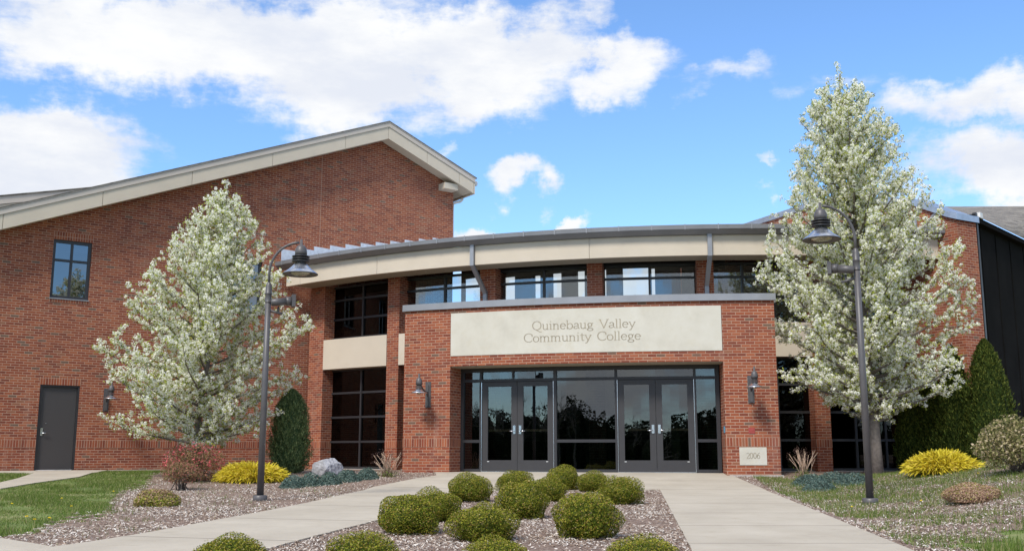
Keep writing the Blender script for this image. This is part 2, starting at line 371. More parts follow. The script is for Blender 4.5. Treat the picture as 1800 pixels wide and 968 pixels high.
bp = t.new('ShaderNodeBump'); bp.inputs['Strength'].default_value = .9; bp.inputs['Distance'].default_value = .03; t.l.new(t.noise(mpg.outputs[0], 30, 6, .7), bp.inputs['Height']); t.l.new(bp.outputs[0], b.inputs['Normal'])
def leafmat(name, stops, rough=.6, trans=.25, interp='LINEAR'):
    m = bpy.data.materials.new(name); m.use_nodes = True; t = NT(m.node_tree); b = t.n['Principled BSDF']
    uv = t.new('ShaderNodeUVMap').outputs[0]; s = t.new('ShaderNodeSeparateXYZ'); t.l.new(uv, s.inputs[0])
    c = t.ramp(s.outputs[0], stops, interp)
    t.l.new(c, b.inputs['Base Color']); b.inputs['Roughness'].default_value = rough; b.inputs['Specular IOR Level'].default_value = .12
    if trans:
        tr = t.new('ShaderNodeBsdfTranslucent'); t.l.new(c, tr.inputs['Color'])
        mx = t.new('ShaderNodeMixShader'); mx.inputs[0].default_value = trans
        t.l.new(b.outputs[0], mx.inputs[1]); t.l.new(tr.outputs[0], mx.inputs[2]); t.l.new(mx.outputs[0], t.n['Material Output'].inputs[0])
    return m
M_chip = leafmat('wood_chips', [(0, (.17, .11, .075)), (.2, (.30, .215, .16)), (.45, (.46, .375, .30)), (.72, (.58, .52, .455)), (1, (.68, .64, .58))], .9, 0)
M_grass = leafmat('grass_blades', [(0, (.075, .125, .022)), (.45, (.125, .195, .035)), (.75, (.20, .26, .06)), (.88, (.34, .32, .13)), (1, (.46, .38, .22))], .7, .35)
M_blossom = leafmat('pear_blossom', [(0, (.88, .87, .72)), (.3, (.945, .935, .83)), (1, (.96, .955, .89))], .8, .5)
M_pearleaf = leafmat('pear_leaf', [(0, (.19, .23, .035)), (.5, (.35, .39, .06)), (1, (.50, .52, .13))], .5, .35)
M_bark = simple('grey_bark', (.15, .125, .105), .95, var=.3, scale=18, bump=.6, bscale=40)
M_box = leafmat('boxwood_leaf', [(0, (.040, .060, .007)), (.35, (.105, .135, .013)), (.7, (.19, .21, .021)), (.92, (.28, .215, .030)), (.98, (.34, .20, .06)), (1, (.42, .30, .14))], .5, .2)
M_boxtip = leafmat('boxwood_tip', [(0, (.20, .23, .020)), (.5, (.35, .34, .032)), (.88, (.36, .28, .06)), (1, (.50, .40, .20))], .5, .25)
M_gold = leafmat('gold_thread_leaf', [(0, (.38, .32, .03)), (.4, (.68, .55, .04)), (.8, (.84, .72, .08)), (1, (.72, .52, .14))], .6, .3)
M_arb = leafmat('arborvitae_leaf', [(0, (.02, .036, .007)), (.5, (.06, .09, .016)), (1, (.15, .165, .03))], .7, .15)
M_jun = leafmat('upright_juniper_leaf', [(0, (.055, .095, .036)), (.6, (.135, .19, .072)), (1, (.27, .31, .13))], .7, .15)
M_blue = leafmat('blue_juniper_leaf', [(0, (.05, .085, .072)), (.6, (.10, .155, .13)), (1, (.18, .22, .18))], .7, .15)
M_bluep = simple('blue_button', (.10, .32, .48), .4)
M_spirea = leafmat('spirea_leaf', [(0, (.13, .12, .04)), (.4, (.24, .18, .08)), (.7, (.34, .16, .11)), (1, (.44, .18, .14))], .6, .25)
M_pink = leafmat('pink_bud', [(0, (.55, .08, .10)), (1, (.70, .20, .20))], .6, .2)
M_yg = leafmat('yellow_green_leaf', [(0, (.16, .20, .03)), (.5, (.32, .33, .05)), (.85, (.42, .36, .10)), (1, (.45, .26, .12))], .6, .25)
M_tan = leafmat('tan_green_leaf', [(0, (.26, .15, .10)), (.4, (.44, .28, .19)), (.8, (.54, .38, .27)), (1, (.36, .34, .12))], .7, .2)
M_azal = leafmat('azalea_leaf', [(0, (.10, .11, .03)), (.4, (.22, .21, .08)), (.75, (.36, .29, .15)), (1, (.54, .44, .30))], .6, .25)
M_stalk = leafmat('dry_stalk', [(0, (.22, .13, .09)), (1, (.52, .38, .27))], .9, 0)
M_dand = leafmat('dandelion', [(0, (.80, .58, .02)), (1, (.85, .65, .04))], .8, 0)
M_wood = leafmat('far_leaf', [(0, (.010, .016, .007)), (1, (.040, .050, .022))], .9, 0)
M_rock = simple('pale_granite', (.34, .34, .36), .9, var=.28, scale=9, bump=.8, bscale=14)

# ------------------------------------------------------------------ ground
def axis(a, b, st, far):
    c = np.arange(a, b+1e-6, st); out = [c[-1]]; s = st
    while out[-1] < far: s *= 1.35; out.append(out[-1]+s)
    lo = [c[0]]; s = st
    while lo[-1] > -far: s *= 1.35; lo.append(lo[-1]-s)
    return np.concatenate([np.array(lo[1:][::-1]), c, np.array(out[1:])])
def gridmesh(name, xs, ys, dz, m, keep=None):
    X, Y = np.meshgrid(xs, ys); Z = gz(X, Y)+dz; nx, ny = len(xs), len(ys)
    idx = np.arange(nx*ny).reshape(ny, nx)
    F_ = np.stack([idx[:-1, :-1], idx[:-1, 1:], idx[1:, 1:], idx[1:, :-1]], -1).reshape(-1, 4)
    if keep is not None:
        cx = (X[:-1, :-1]+X[1:, 1:])/2; cy = (Y[:-1, :-1]+Y[1:, 1:])/2
        F_ = F_[keep(cx, cy).ravel()]
    me = bpy.data.meshes.new(name); me.from_pydata(np.stack([X, Y, Z], -1).reshape(-1, 3).tolist(), [], F_.tolist())
    bm = bmesh.new(); bm.from_mesh(me); bmesh.ops.delete(bm, geom=[v for v in bm.verts if not v.link_faces], context='VERTS'); bm.to_mesh(me); bm.free()
    me.materials.append(m); me.polygons.foreach_set('use_smooth', [True]*len(me.polygons)); return link(name, me)
g = gridmesh('ground', axis(-22, 24, .4, 900), axis(-6, 34, .4, 900), 0, M_ground); tag(g, kind='structure')
def inpoly(px, py, poly):
    px = np.asarray(px); ins = np.zeros(px.shape, bool); n = len(poly)
    for i in range(n):
        x0, y0 = poly[i]; x1, y1 = poly[(i+1) % n]
        c_ = ((y0 > py) != (y1 > py)) & (px < (x1-x0)*(py-y0)/((y1-y0) or 1e-9)+x0); ins ^= c_
    return ins
def Gp(*pts): return [G(*p)[:2] for p in pts]
lawn_front = Gp((0, 943), (60, 936), (115, 922), (160, 905), (185, 888), (215, 872), (240, 856), (262, 838))
lawn = lawn_front+[(-8.6, 28.6), (-20, 20.5), (-20, 9)]
patch = Gp((1700, 968), (1725, 950), (1760, 940), (1800, 932))+[(9, 8.5), (9, 5), (3.9, 5)]
def wob(x, y): return .16*np.sin(x*5.1+y*2.3)+.12*np.sin(x*11.7-y*7.9)+.08*np.sin(x*23+y*19)
def in_lawn(x, y): return inpoly(x+wob(x, y), y+wob(y, x), lawn) | inpoly(x+wob(x, y)*.6, y+wob(y, x)*.6, patch)
mu = gridmesh('mulch_bed', np.arange(-22, 22, .09), np.arange(4, 33, .09), .006, M_mulch, keep=lambda x, y: ~in_lawn(x, y)); tag(mu, kind='structure')

# concrete walks: the apron with the right-hand walk, the left-hand walk, the strip along the wing
def slab(name, poly, m, top=.022, th=.09):
    bm = bmesh.new(); f = bm.faces.new([bm.verts.new((x, y, 0)) for x, y in poly])
    bmesh.ops.triangulate(bm, faces=[f])
    for yk in (0, 9.5, 19.75, 24.2): bmesh.ops.bisect_plane(bm, geom=bm.verts[:]+bm.edges[:]+bm.faces[:], plane_co=(0, yk, 0), plane_no=(0, 1, 0))
    r = bmesh.ops.extrude_face_region(bm, geom=bm.faces[:])
    ext = {v for v in r['geom'] if isinstance(v, bmesh.types.BMVert)}
    for v in bm.verts:
        b_ = float(np.interp(v.co.y, [-60, 0, 9.5, 19.75, 24.2, 60], [-1.5, -.62, -.44, -.25, 0, 0]))
        v.co.z = b_+(top if v in ext else top-th)
    bmesh.ops.recalc_face_normals(bm, faces=bm.faces)
    me = bpy.data.meshes.new(name); bm.to_mesh(me); bm.free(); me.materials.append(m); return tag(link(name, me), kind='structure')
bedL = Gp((830, 864), (790, 880), (725, 897), (660, 917), (560, 943), (475, 966))
up = Gp((768, 836.5), (735, 841), (700, 848), (656, 857), (600, 871), (545, 884), (450, 903), (400, 912), (325, 926), (250, 940), (170, 953), (93, 964))
x9 = 2.82
right_walk = [(-1.95, 25.6), (5.0, 25.2), (4.98, 23.62), (4.93, 23.3), (4.82, 19.9), (3.68, 9.76), (3.05, 4.2), (2.3, -2), (.35, -2), (1.02, 4.2), (1.66, 9.76), (x9, 19.92), (1.6, 19.92)]
right_walk = [(-1.95, 25.6), (5.0, 25.2), (4.98, 23.62), (4.93, 23.3), (4.82, 19.9), (3.68, 9.76), (3.05, 4.2), (2.3, -2), (.35, -2), (1.02, 4.2), (1.66, 9.76), (x9, 19.92), bedL[0], (bedL[0][0]-.9, bedL[0][1]+1.6), up[0]]
slab('path', right_walk, M_conc)
left_walk = [up[0], (bedL[0][0]-.9, bedL[0][1]+1.6)]+bedL+[(-3.1, 7), (-4.6, 4), (-7, 4), (-10, 9), (-10, 11.6), G(0, 948)[:2]]+up[::-1][:-1]
slab('path', left_walk, M_conc2)
side_walk = [(-12.1, 27.4), (-9.6, 29.15)]+Gp((206, 823), (170, 831), (139, 839), (60, 850), (0, 860))+[(-16.5, 21.3), (-16.0, 22.5)]+Gp((0, 849), (30, 842), (60, 832))+[(-13.9, 25.0), (-16, 24.0), (-16, 24.9)]
slab('path', side_walk, M_conc2)
def conc_mask(x, y): return inpoly(x, y, right_walk) | inpoly(x, y, left_walk) | inpoly(x, y, side_walk)

# ------------------------------------------------------------------ gable wing (left)
W = Plane((-12.47, 27.3), (.81232, .58321))
wing = thing('brick_building', 'tall red brick wing with pale gable edge and grey service door, left of the entrance', 'building', W(0, 0, 0))
def P(mb, name, m, parent): # build in world coordinates under a parent that may sit elsewhere
    o = mb.build(name, m, parent)
    if parent is not None:
        bpy.context.view_layer.update(); o.matrix_parent_inverse = parent.matrix_world.inverted()
    return o
def rake(u, base=10.74, ridge=9.95, s=.4): return base-s*abs(u-ridge)
DOOR = (-.055, .945, 0, 2.26); WIN1 = (.0, 1.0, 4.60, 6.21); 
WIN2 = (5.0, 5.96, 4.60, 6.21)
mb = MB(); mb.wall(W, -14, 12.83, -.4, lambda u: rake(u)+.03, -.3, 0, [DOOR, WIN1, WIN2], kinks=(9.95,))
mb.mbox(W, 12.53, 12.826, -.4, rake(12.83)-.05, -15, -.3); mb.mbox(W, -14, 12.8, -.4, 6.5, -15.3, -15)
mb.mbox(W, -14, -13.7, -.4, 5, -15, -.3)
P(mb, 'wall', M_brick, wing)
for a, b_ in ((-14, DOOR[0]), (DOOR[1], 12.83)): mb = MB(); mb.mbox(W, a, b_, .6096, .8128, -.02, .006); P(mb, 'brick_band', M_soldier, wing)
for q in (DOOR, WIN1, WIN2): mb = MB(); mb.mbox(W, q[0]-.02, q[1]+.02, q[3]+.002, q[3]+.205, -.02, .004); P(mb, 'brick_lintel', M_soldier, wing)
for q in (WIN1, WIN2): mb = MB(); mb.mbox(W, q[0]-.02, q[1]+.02, q[2]-.11, q[2]-.03, -.02, .012); P(mb, 'brick_sill', M_soldier, wing)
for u in (7.83, 5.04): mb = MB(); mb.mbox(W, u-.008, u+.008, .82, rake(u)-.02, -.01, .003); P(mb, 'control_joint', M_joint, wing)
# fascia
seams = [-14, -11.1, -8.7, -6.25, -3.81, -1.37, 1.07, 3.51, 5.95, 8.39, 9.95, 11.45, 12.75, 13.35]
mb = MB()
for a, b_ in zip(seams[:-1], seams[1:]): mb.mbox(W, a+.006, b_-.006, lambda u: rake(u), lambda u: rake(u)+.40, .42, .50)
P(mb, 'fascia', M_eifs, wing)
mb = MB(); 
for a, b_ in ((-14, 9.95), (9.95, 13.40)): mb.mbox(W, a, b_, lambda u: rake(u)+.405, lambda u: rake(u)+.54, .40, .525)
for a, b_ in ((-14, 9.95), (9.95, 13.42)): mb.mbox(W, a, b_, lambda u: rake(u)+.545, lambda u: rake(u)+.575, .40, .535)
P(mb, 'frieze_board', M_frieze, wing)
mb = MB()
for a, b_ in ((-14, 9.95), (9.95, 13.32)): mb.mbox(W, a, b_, lambda u: rake(u)+.035, lambda u: rake(u)+.06, .003, .418)
mb.mbox(W, 12.86, 13.32, lambda u: rake(u)+.035, lambda u: rake(u)+.06, -15, 0.0)
P(mb, 'soffit', M_eifs, wing)
mb = MB()
for a, b_ in ((-14, 9.95), (9.95, 13.46)): mb.mbox(W, a, b_, lambda u: rake(u)+.58, lambda u: rake(u)+.605, -15.6, .55)
P(mb, 'roof', M_shingle, wing)
mb = MB()   # end face of the eave and the boxed bracket below
mb.mbox(W, 13.36, 13.40, lambda u: rake(u)+.0, lambda u: rake(u)+.40, -15, .50)
P(mb, 'eave_board', M_eifs, wing)
mb = MB(); mb.mbox(W, 12.22, 12.76, 9.42, rake(12.76)+.02, .004, .40); P(mb, 'bracket', M_eifs, wing)
mb = MB(); mb.mbox(W, 13.42, 13.56, rake(13.42)+.36, rake(13.42)+.5, -15, .42); P(mb, 'gutter', M_whitealu, wing)
mb = MB(); gp = [W(13.3, 9.35, -.15), W(13.3, 9.28, -.15), W(13.22, 9.2, -.15), W(13.05, 9.14, -.15), W(12.92, 9.08, -.15), W(12.9, 8.9, -.15), W(12.9, 6.5, -.15)]
mb.tube(gp, .045, 8); P(mb, 'downspout', M_whitealu, wing)
# higher roof behind at the far left
q0, q1 = W.hit(0, 345, -1.0), W.hit(150, 331.5, -1.0); k2 = (q1[1]-q0[1])/(q1[0]-q0[0]); R2 = lambda u: q0[1]+(u-q0[0])*k2
mb = MB(); mb.mbox(W, -14, 5, R2, lambda u: R2(u)+.03, -8, -.97); P(mb, 'rear_roof', M_shingle, wing)
mb = MB(); mb.mbox(W, -14, 4.5, lambda u: R2(u)-.22, lambda u: R2(u)-.01, -1.1, -1.0); P(mb, 'rear_frieze', M_frieze, wing)
mb = MB(); mb.mbox(W, -14, 4.5, lambda u: R2(u)-1.3, lambda u: R2(u)-.23, -1.1, -1.03); P(mb, 'rear_fascia', M_eifs, wing)
# interior stops the view through the windows
mb = MB(); mb.mbox(W, -2, 8, 3.2, 3.3, -6, -.31); mb.mbox(W, -2, 8, -.4, 7.0, -6.1, -6.0); P(mb, 'interior', M_inner, wing)
# service door
mb = MB(); a, b_, z0, z1 = DOOR; mb.mbox(W, a+.055, b_-.055, .035, z1-.055, -.115, -.07); door = P(mb, 'door', M_doorgrey, wing)
mb = MB(); mb.mbox(W, a, a+.05, 0, z1, -.14, -.02); mb.mbox(W, b_-.05, b_, 0, z1, -.14, -.02); mb.mbox(W, a+.05, b_-.05, z1-.05, z1, -.14, -.02); P(mb, 'door_frame', M_frame, wing)
mb = MB(); mb.mbox(W, a+.052, b_-.052, .003, .033, -.14, -.05); P(mb, 'threshold', M_white, door)
def lever(mb, M, u, z, o, s=1):
    mb.mbox(M, u-.03, u+.03, z-.10, z+.10, o, o+.012); mb.tube([M(u, z-.03, o), M(u, z-.03, o+.05)], .012, 8)
    mb.tube([M(u, z-.03, o+.05), M(u+s*.13, z-.03, o+.05)], .011, 8)
mb = MB(); lever(mb, W, a+.13, 1.02, -.07); P(mb, 'handle', M_chrome, door)
mb = MB(); mb.tube([W(a+.22, 1.25, -.071), W(a+.22, 1.25, -.062)], .011, 8); P(mb, 'peephole', M_chrome, door)
def flat_window(q, parent):
    a, b_, z0, z1 = q; f = MB(); d = -.12; e = -.05; w_ = .075; um = (a+b_)/2; zr = z0+(z1-z0)*.655
    f.mbox(W, a, a+w_, z0, z1, d, e); f.mbox(W, b_-w_, b_, z0, z1, d, e); f.mbox(W, a+w_, b_-w_, z1-w_, z1, d, e); f.mbox(W, a+w_, b_-w_, z0, z0+w_, d, e)
    f.mbox(W, um-.03, um+.03, z0+w_, z1-w_, d, e-.01); f.mbox(W, a+w_, um-.03, zr-.03, zr+.03, d, e-.01); f.mbox(W, um+.03, b_-w_, zr-.03, zr+.03, d, e-.01)
    fr = P(f, 'window', M_frame, parent)
    g_ = MB()
    for (x0, x1) in ((a+w_, um-.03), (um+.03, b_-w_)):
        for (y0, y1) in ((z0+w_, zr-.03), (zr+.03, z1-w_)): g_.mbox(W, x0, x1, y0, y1, d+.012, d+.02)
    P(g_, 'pane', M_glass_w, fr)
    s_ = MB(); s_.mbox(W, a-.01, b_+.01, z0-.03, z0-.002, -.1, .03); P(s_, 'sill', M_metal, fr)
M_glass_w = glass('sky_glass', .17, (.10, .11, .12))
flat_window(WIN1, wing); flat_window(WIN2, wing)

# ------------------------------------------------------------------ curved hall
A19 = Arc(19.2); A20 = Arc(20.1)
hall = thing('curved_hall', 'curved two-storey glazed hall with beige fascia and metal gutter behind the entrance block', 'building', A19(A19.u(-12.5), 0, 0))
FB, FT = 5.45, 5.97
piers = [(-41.9, -39.3), (-31.62, -30.35), (-22.5, -21.1), (-13.40, -12.17), (-4.72, -3.42), (4.05, 5.25), (12.9, 15.2)]
for i, (a, b_) in enumerate(piers):
    mb = MB(); ua, ub = A19.u(a), A19.u(b_)
    if i == 0: ua = A19.u(-41.36)
    mb.mbox(A19, ua, ub, -.02, FB+.05, -.55, 0)
    pr = P(mb, 'brick_pier', M_brick, hall)
    mb = MB(); mb.mbox(A19, ua-.004, ub+.004, .6096, .8128, -.4, .005); P(mb, 'brick_band', M_soldier, pr)
    mb = MB(); mb.mbox(A19, ua-.02, ub+.02, -.3, -.02, -.6, .03); P(mb, 'footing', M_foot, pr)
def arc_window(a, b_, z0, z1, muls, rails, o=-.40, name='window', gm=None, fw=.06, low=None):
    f = MB(); ua, ub = A19.u(a), A19.u(b_); d0, d1 = o-.06, o+.04
    us = [ua]+[A19.u(x) for x in muls]+[ub]; zs = [z0]+list(rails)+[z1]
    f.mbox(A19, ua, ua+fw, z0, z1, d0, d1); f.mbox(A19, ub-fw, ub, z0, z1, d0, d1)
    f.mbox(A19, ua+fw, ub-fw, z0, z0+fw, d0, d1); f.mbox(A19, ua+fw, ub-fw, z1-fw, z1, d0, d1)
    for u in us[1:-1]: f.mbox(A19, u-.03, u+.03, z0+fw, z1-fw, d0, d1+.005)
    for z in zs[1:-1]: f.mbox(A19, ua+fw, ub-fw, z-.03, z+.03, d0, d1-.004)
    fr = P(f, name, M_frame, hall)
    g_ = MB(); g_.mbox(A19, ua+.02, ub-.02, z0+.02, z1-.02, o-.012, o-.004); P(g_, 'pane', gm or M_glass_dark, fr)
    return fr
bays = [(-39.3, -31.62), (-30.35, -22.5), (-21.1, -13.40), (-12.17, -4.72), (-3.42, 4.05), (5.25, 12.9)]
for i, (a, b_) in enumerate(bays):
    mid = (a+b_)/2
    muls = [mid] if i not in (4, 5) else [a+(b_-a)*.33, a+(b_-a)*.66]
    up_rails = [4.47, 5.06] if i in (0,) else [5.10]
    arc_window(a-.25, b_+.25, 3.86, FB+.04, muls, up_rails, gm=(M_glass_up if 1 <= i <= 4 else M_glass_dark))
    arc_window(a-.25, b_+.25, .02, 2.95, muls, [.80, 1.52, 2.24], gm=M_glass_dark)
    ua, ub = A19.u(a), A19.u(b_)
    mb = MB(); mb.mbox(A19, ua+.004, ub-.004, 2.94, 3.83, -.35, .012); P(mb, 'spandrel', M_eifs, hall)
    mb = MB(); mb.mbox(A19, ua-.1, ub+.1, -.2, .018, -.55, -.2); P(mb, 'footing', M_foot, hall)
# fascia in panels, gutter, roof
fe = 13.9
seam = [-41.5, -39.6, -30.76, -21.8, -12.79, -3.9, 5.1, fe]
mb = MB()
for a, b_ in zip(seam[:-1], seam[1:]): mb.mbox(A20, A20.u(a)+.005, A20.u(b_)-.005, FB, FT, -.12, 0)
P(mb, 'fascia', M_eifs, hall)
mb = MB(); mb.mbox(A20, A20.u(-41.2), A20.u(fe), FB+.03, FB+.06, -.9, -.12); P(mb, 'soffit', M_soffit, hall)
mb = MB(); ua, ub = A20.u(-42.3), A20.u(fe-.3); n = 200
for i in range(n):
    a = ua+(ub-ua)*i/n; b_ = ua+(ub-ua)*(i+1)/n
    prof = [(.0, 5.975), (.09, 5.985), (.24, 6.09), (.25, 6.20), (.215, 6.20), (.2, 6.12), (0, 6.12)]
    for (o0, z0), (o1, z1) in zip(prof[:-1], prof[1:]): mb.face([A20(a, z0, o0), A20(b_, z0, o0), A20(b_, z1, o1), A20(a, z1, o1)])
for u in (ua, ub): mb.face([A20(u, z, o_) for o_, z in [(.0, 5.975), (.09, 5.985), (.24, 6.09), (.25, 6.20), (0, 6.20)]])
gut = P(mb, 'gutter', M_gutter, hall)
for k in range(24):
    mb = MB(); u = ua+.35+(ub-ua-.5)*k/23; mb.mbox(A20, u-.012, u+.012, 6.075, 6.215, .235, .258); P(mb, 'gutter_strap', M_metal, gut)
mb = MB()
def roofz(o_): return 6.17+(-o_)*.22
ns = 60; a0, a1 = R_(-41.4), R_(14.6)
for i in range(ns):
    t0, t1 = a0+(a1-a0)*i/ns, a0+(a1-a0)*(i+1)/ns
    for (r0, r1) in ((20.25, 16), (16, 11.5)):
        q = [(CX+r*math.sin(t_), CY-r*math.cos(t_), roofz(r-20.25)) for r, t_ in ((r0, t0), (r0, t1), (r1, t1), (r1, t0))]
        mb.face(q); mb.face([(x, y, z-.12) for x, y, z in q][::-1])
    q = [(CX+20.25*math.sin(t_), CY-20.25*math.cos(t_), z) for t_, z in ((t0, 6.05), (t1, 6.05), (t1, 6.17), (t0, 6.17))]; mb.face(q)
    if i % 1 == 0:
        for rr, r2 in ((20.27, 16),):
            p0 = Vector((CX+rr*math.sin(t0), CY-rr*math.cos(t0), roofz(0)+.02)); p1 = Vector((CX+r2*math.sin(t0), CY-r2*math.cos(t0), roofz(r2-20.25)+.02))
            mb.tube([p0, p1], .022, 4)
P(mb, 'roof', M_zinc, hall)
# rear wall with high window openings; dim interior
A12 = Arc(12.4)
def backang(px, py):
    r = ray(px, py); d = r[:2]; a_ = d@d; bb = -2*(d[0]*CX+d[1]*CY); c_ = CX*CX+CY*CY-12.4**2
    t_ = (-bb-math.sqrt(bb*bb-4*a_*c_))/(2*a_); p_ = r*t_; return math.degrees(math.atan2(p_[0]-CX, CY-p_[1])), p_[2]+EYE
holes = []
for x0, y0, x1, y1 in [(814, 490, 846, 533), (885, 487, 905, 528), (938, 484, 950, 528), (970, 480, 987, 526), (1014, 476, 1028, 524), (1062, 473, 1066, 522), (1094, 471, 1141, 522), (1145, 471, 1152, 520), (1196, 470, 1200, 520), (1262, 472, 1303, 518)]:
    aa, zt = backang(x0, y0); ab, zb = backang(x1, y1); holes.append((A12.u(aa), A12.u(ab), max(zb, 4.7), zt))
mb = MB(); mb.wall(A12, A12.u(-42), A12.u(16), -.3, 7.8, -.15, 0, holes); P(mb, 'rear_wall', M_inner, hall)
mb = MB(); A15 = Arc(18.5)
mb.mbox(A15, A15.u(-41), A15.u(14), -.1, .0, -6, 0); mb.mbox(A15, A15.u(-41), A15.u(14), 3.2, 3.4, -6, -.12); P(mb, 'floor', M_inner, hall)
# downspouts on the facade
for ang, nm in ((-21.95, 1), (-4.0, 2)):
    mb = MB(); u2 = A20.u(ang); u1 = A19.u(ang)
    def bar(p, q, w_=.055, d_=.04):
        p, q = Vector(p), Vector(q); ax = (q-p).normalized(); rad = Vector((math.sin(R_(ang)), -math.cos(R_(ang)), 0)); si = ax.cross(rad).normalized(); fr_ = si.cross(ax)
        R3 = Matrix((si, fr_, ax)).transposed(); mb.box((p+q)/2, (w_, d_, (q-p).length/2), R3)
    bar(A20(u2, 5.99, .05), A20(u2, 5.42, .05)); bar(A20(u2, 5.45, .05), A19(u1, 4.80, .055)); bar(A19(u1, 4.84, .055), A19(u1, 4.0, .055))
    P(mb, 'downspout', M_metal, hall)
# stepped flashing where the roof meets the gable wing
M_flash = simple('bright_flashing', (.60, .62, .66), .4, metal=.35, var=.12, scale=12)
for k in range(11):
    u = 6.55+k*.545; zb = 6.50+(u-6.6)*.19; mb = MB(); mb.mbox(W, u, u+.54, lambda q: zb-.35, lambda q: zb+.20-(q-u)*.05, .008, .03+.002*(k % 2), step=.2)
    P(mb, 'step_flashing', M_flash, hall)

# ------------------------------------------------------------------ entrance block
A22 = Arc(22.45); AG = Arc(21.75)
ent = thing('entrance_block', 'curved brick entrance block with carved stone name panel and two pairs of dark doors', 'building', A22(A22.u(-12.5), 0, 0))
eL, jL, jR, eR = -23.96, -20.75, -4.19, -1.12
U = A22.u
mb = MB()
mb.mbox(A22, U(eL), U(jL), -.02, 3.925, -.72, 0); mb.mbox(A22, U(jR), U(eR), -.02, 3.925, -.72, 0)
mb.mbox(A22, U(jL), U(jR), 2.53, 2.77, -.72, 0, ends=False); mb.mbox(A22, U(jL), U(jR), 3.82, 3.925, -.72, 0, ends=False); mb.mbox(A22, U(jL), U(jR), 2.77, 3.82, -.72, -.06, ends=False)
A_ = A22
mb.mbox(A22, U(eL), U(eL)+.3, -.02, 3.925, -3.15, -.72); mb.mbox(A22, U(eR)-.3, U(eR), -.02, 3.925, -3.15, -.72)
P(mb, 'wall', M_brick, ent)
mb = MB(); mb.mbox(A22, U(eL)-.005, U(jL)+.004, .6096, .8128, -.722, .006); P(mb, 'brick_band', M_soldier, ent)
mb = MB(); mb.mbox(A22, U(jR)-.004, U(eR)+.005, .6096, .8128, -.722, .006); P(mb, 'brick_band', M_soldier, ent)
mb = MB(); mb.mbox(A22, U(eL)-.05, U(eR)+.04, 3.925, 4.085, -.80, .045); mb.mbox(A22, U(eL)-.05, U(eR)+.04, 3.925, 3.94, .045, .06)
for u in (U(-15.4), U(-9.2), U(-16.4)): mb.mbox(A22, u-.01, u+.01, 3.93, 4.092, .04, .05)
P(mb, 'coping', M_metal, ent)
mb = MB(); mb.mbox(A22, U(eL), U(eR), 3.86, 3.90, -3.2, -.73); P(mb, 'roof', M_gutter, ent)
mb = MB(); mb.mbox(A22, U(eL)-.03, U(jL)-.1, -.3, -.018, -.75, .03); P(mb, 'footing', M_foot, ent)
mb = MB(); mb.mbox(A22, U(jR)+.06, U(eR)+.04, -.3, -.018, -.75, .035); P(mb, 'footing', M_foot, ent)
mb = MB(); mb.mbox(A22, U(jL)+.003, U(jR)-.003, 2.515, 2.527, -.70, -.03); P(mb, 'soffit', M_soffit, ent)
mb = MB(); mb.mbox(A22, U(jL)+.01, U(jR)-.01, 2.775, 3.815, -.06, .008); panel = P(mb, 'name_panel', M_stone, ent)
mb = MB(); mb.mbox(A22, U(-3.45), U(-1.90), .20, .595, -.03, .012); date = P(mb, 'date_stone', M_stone, ent)
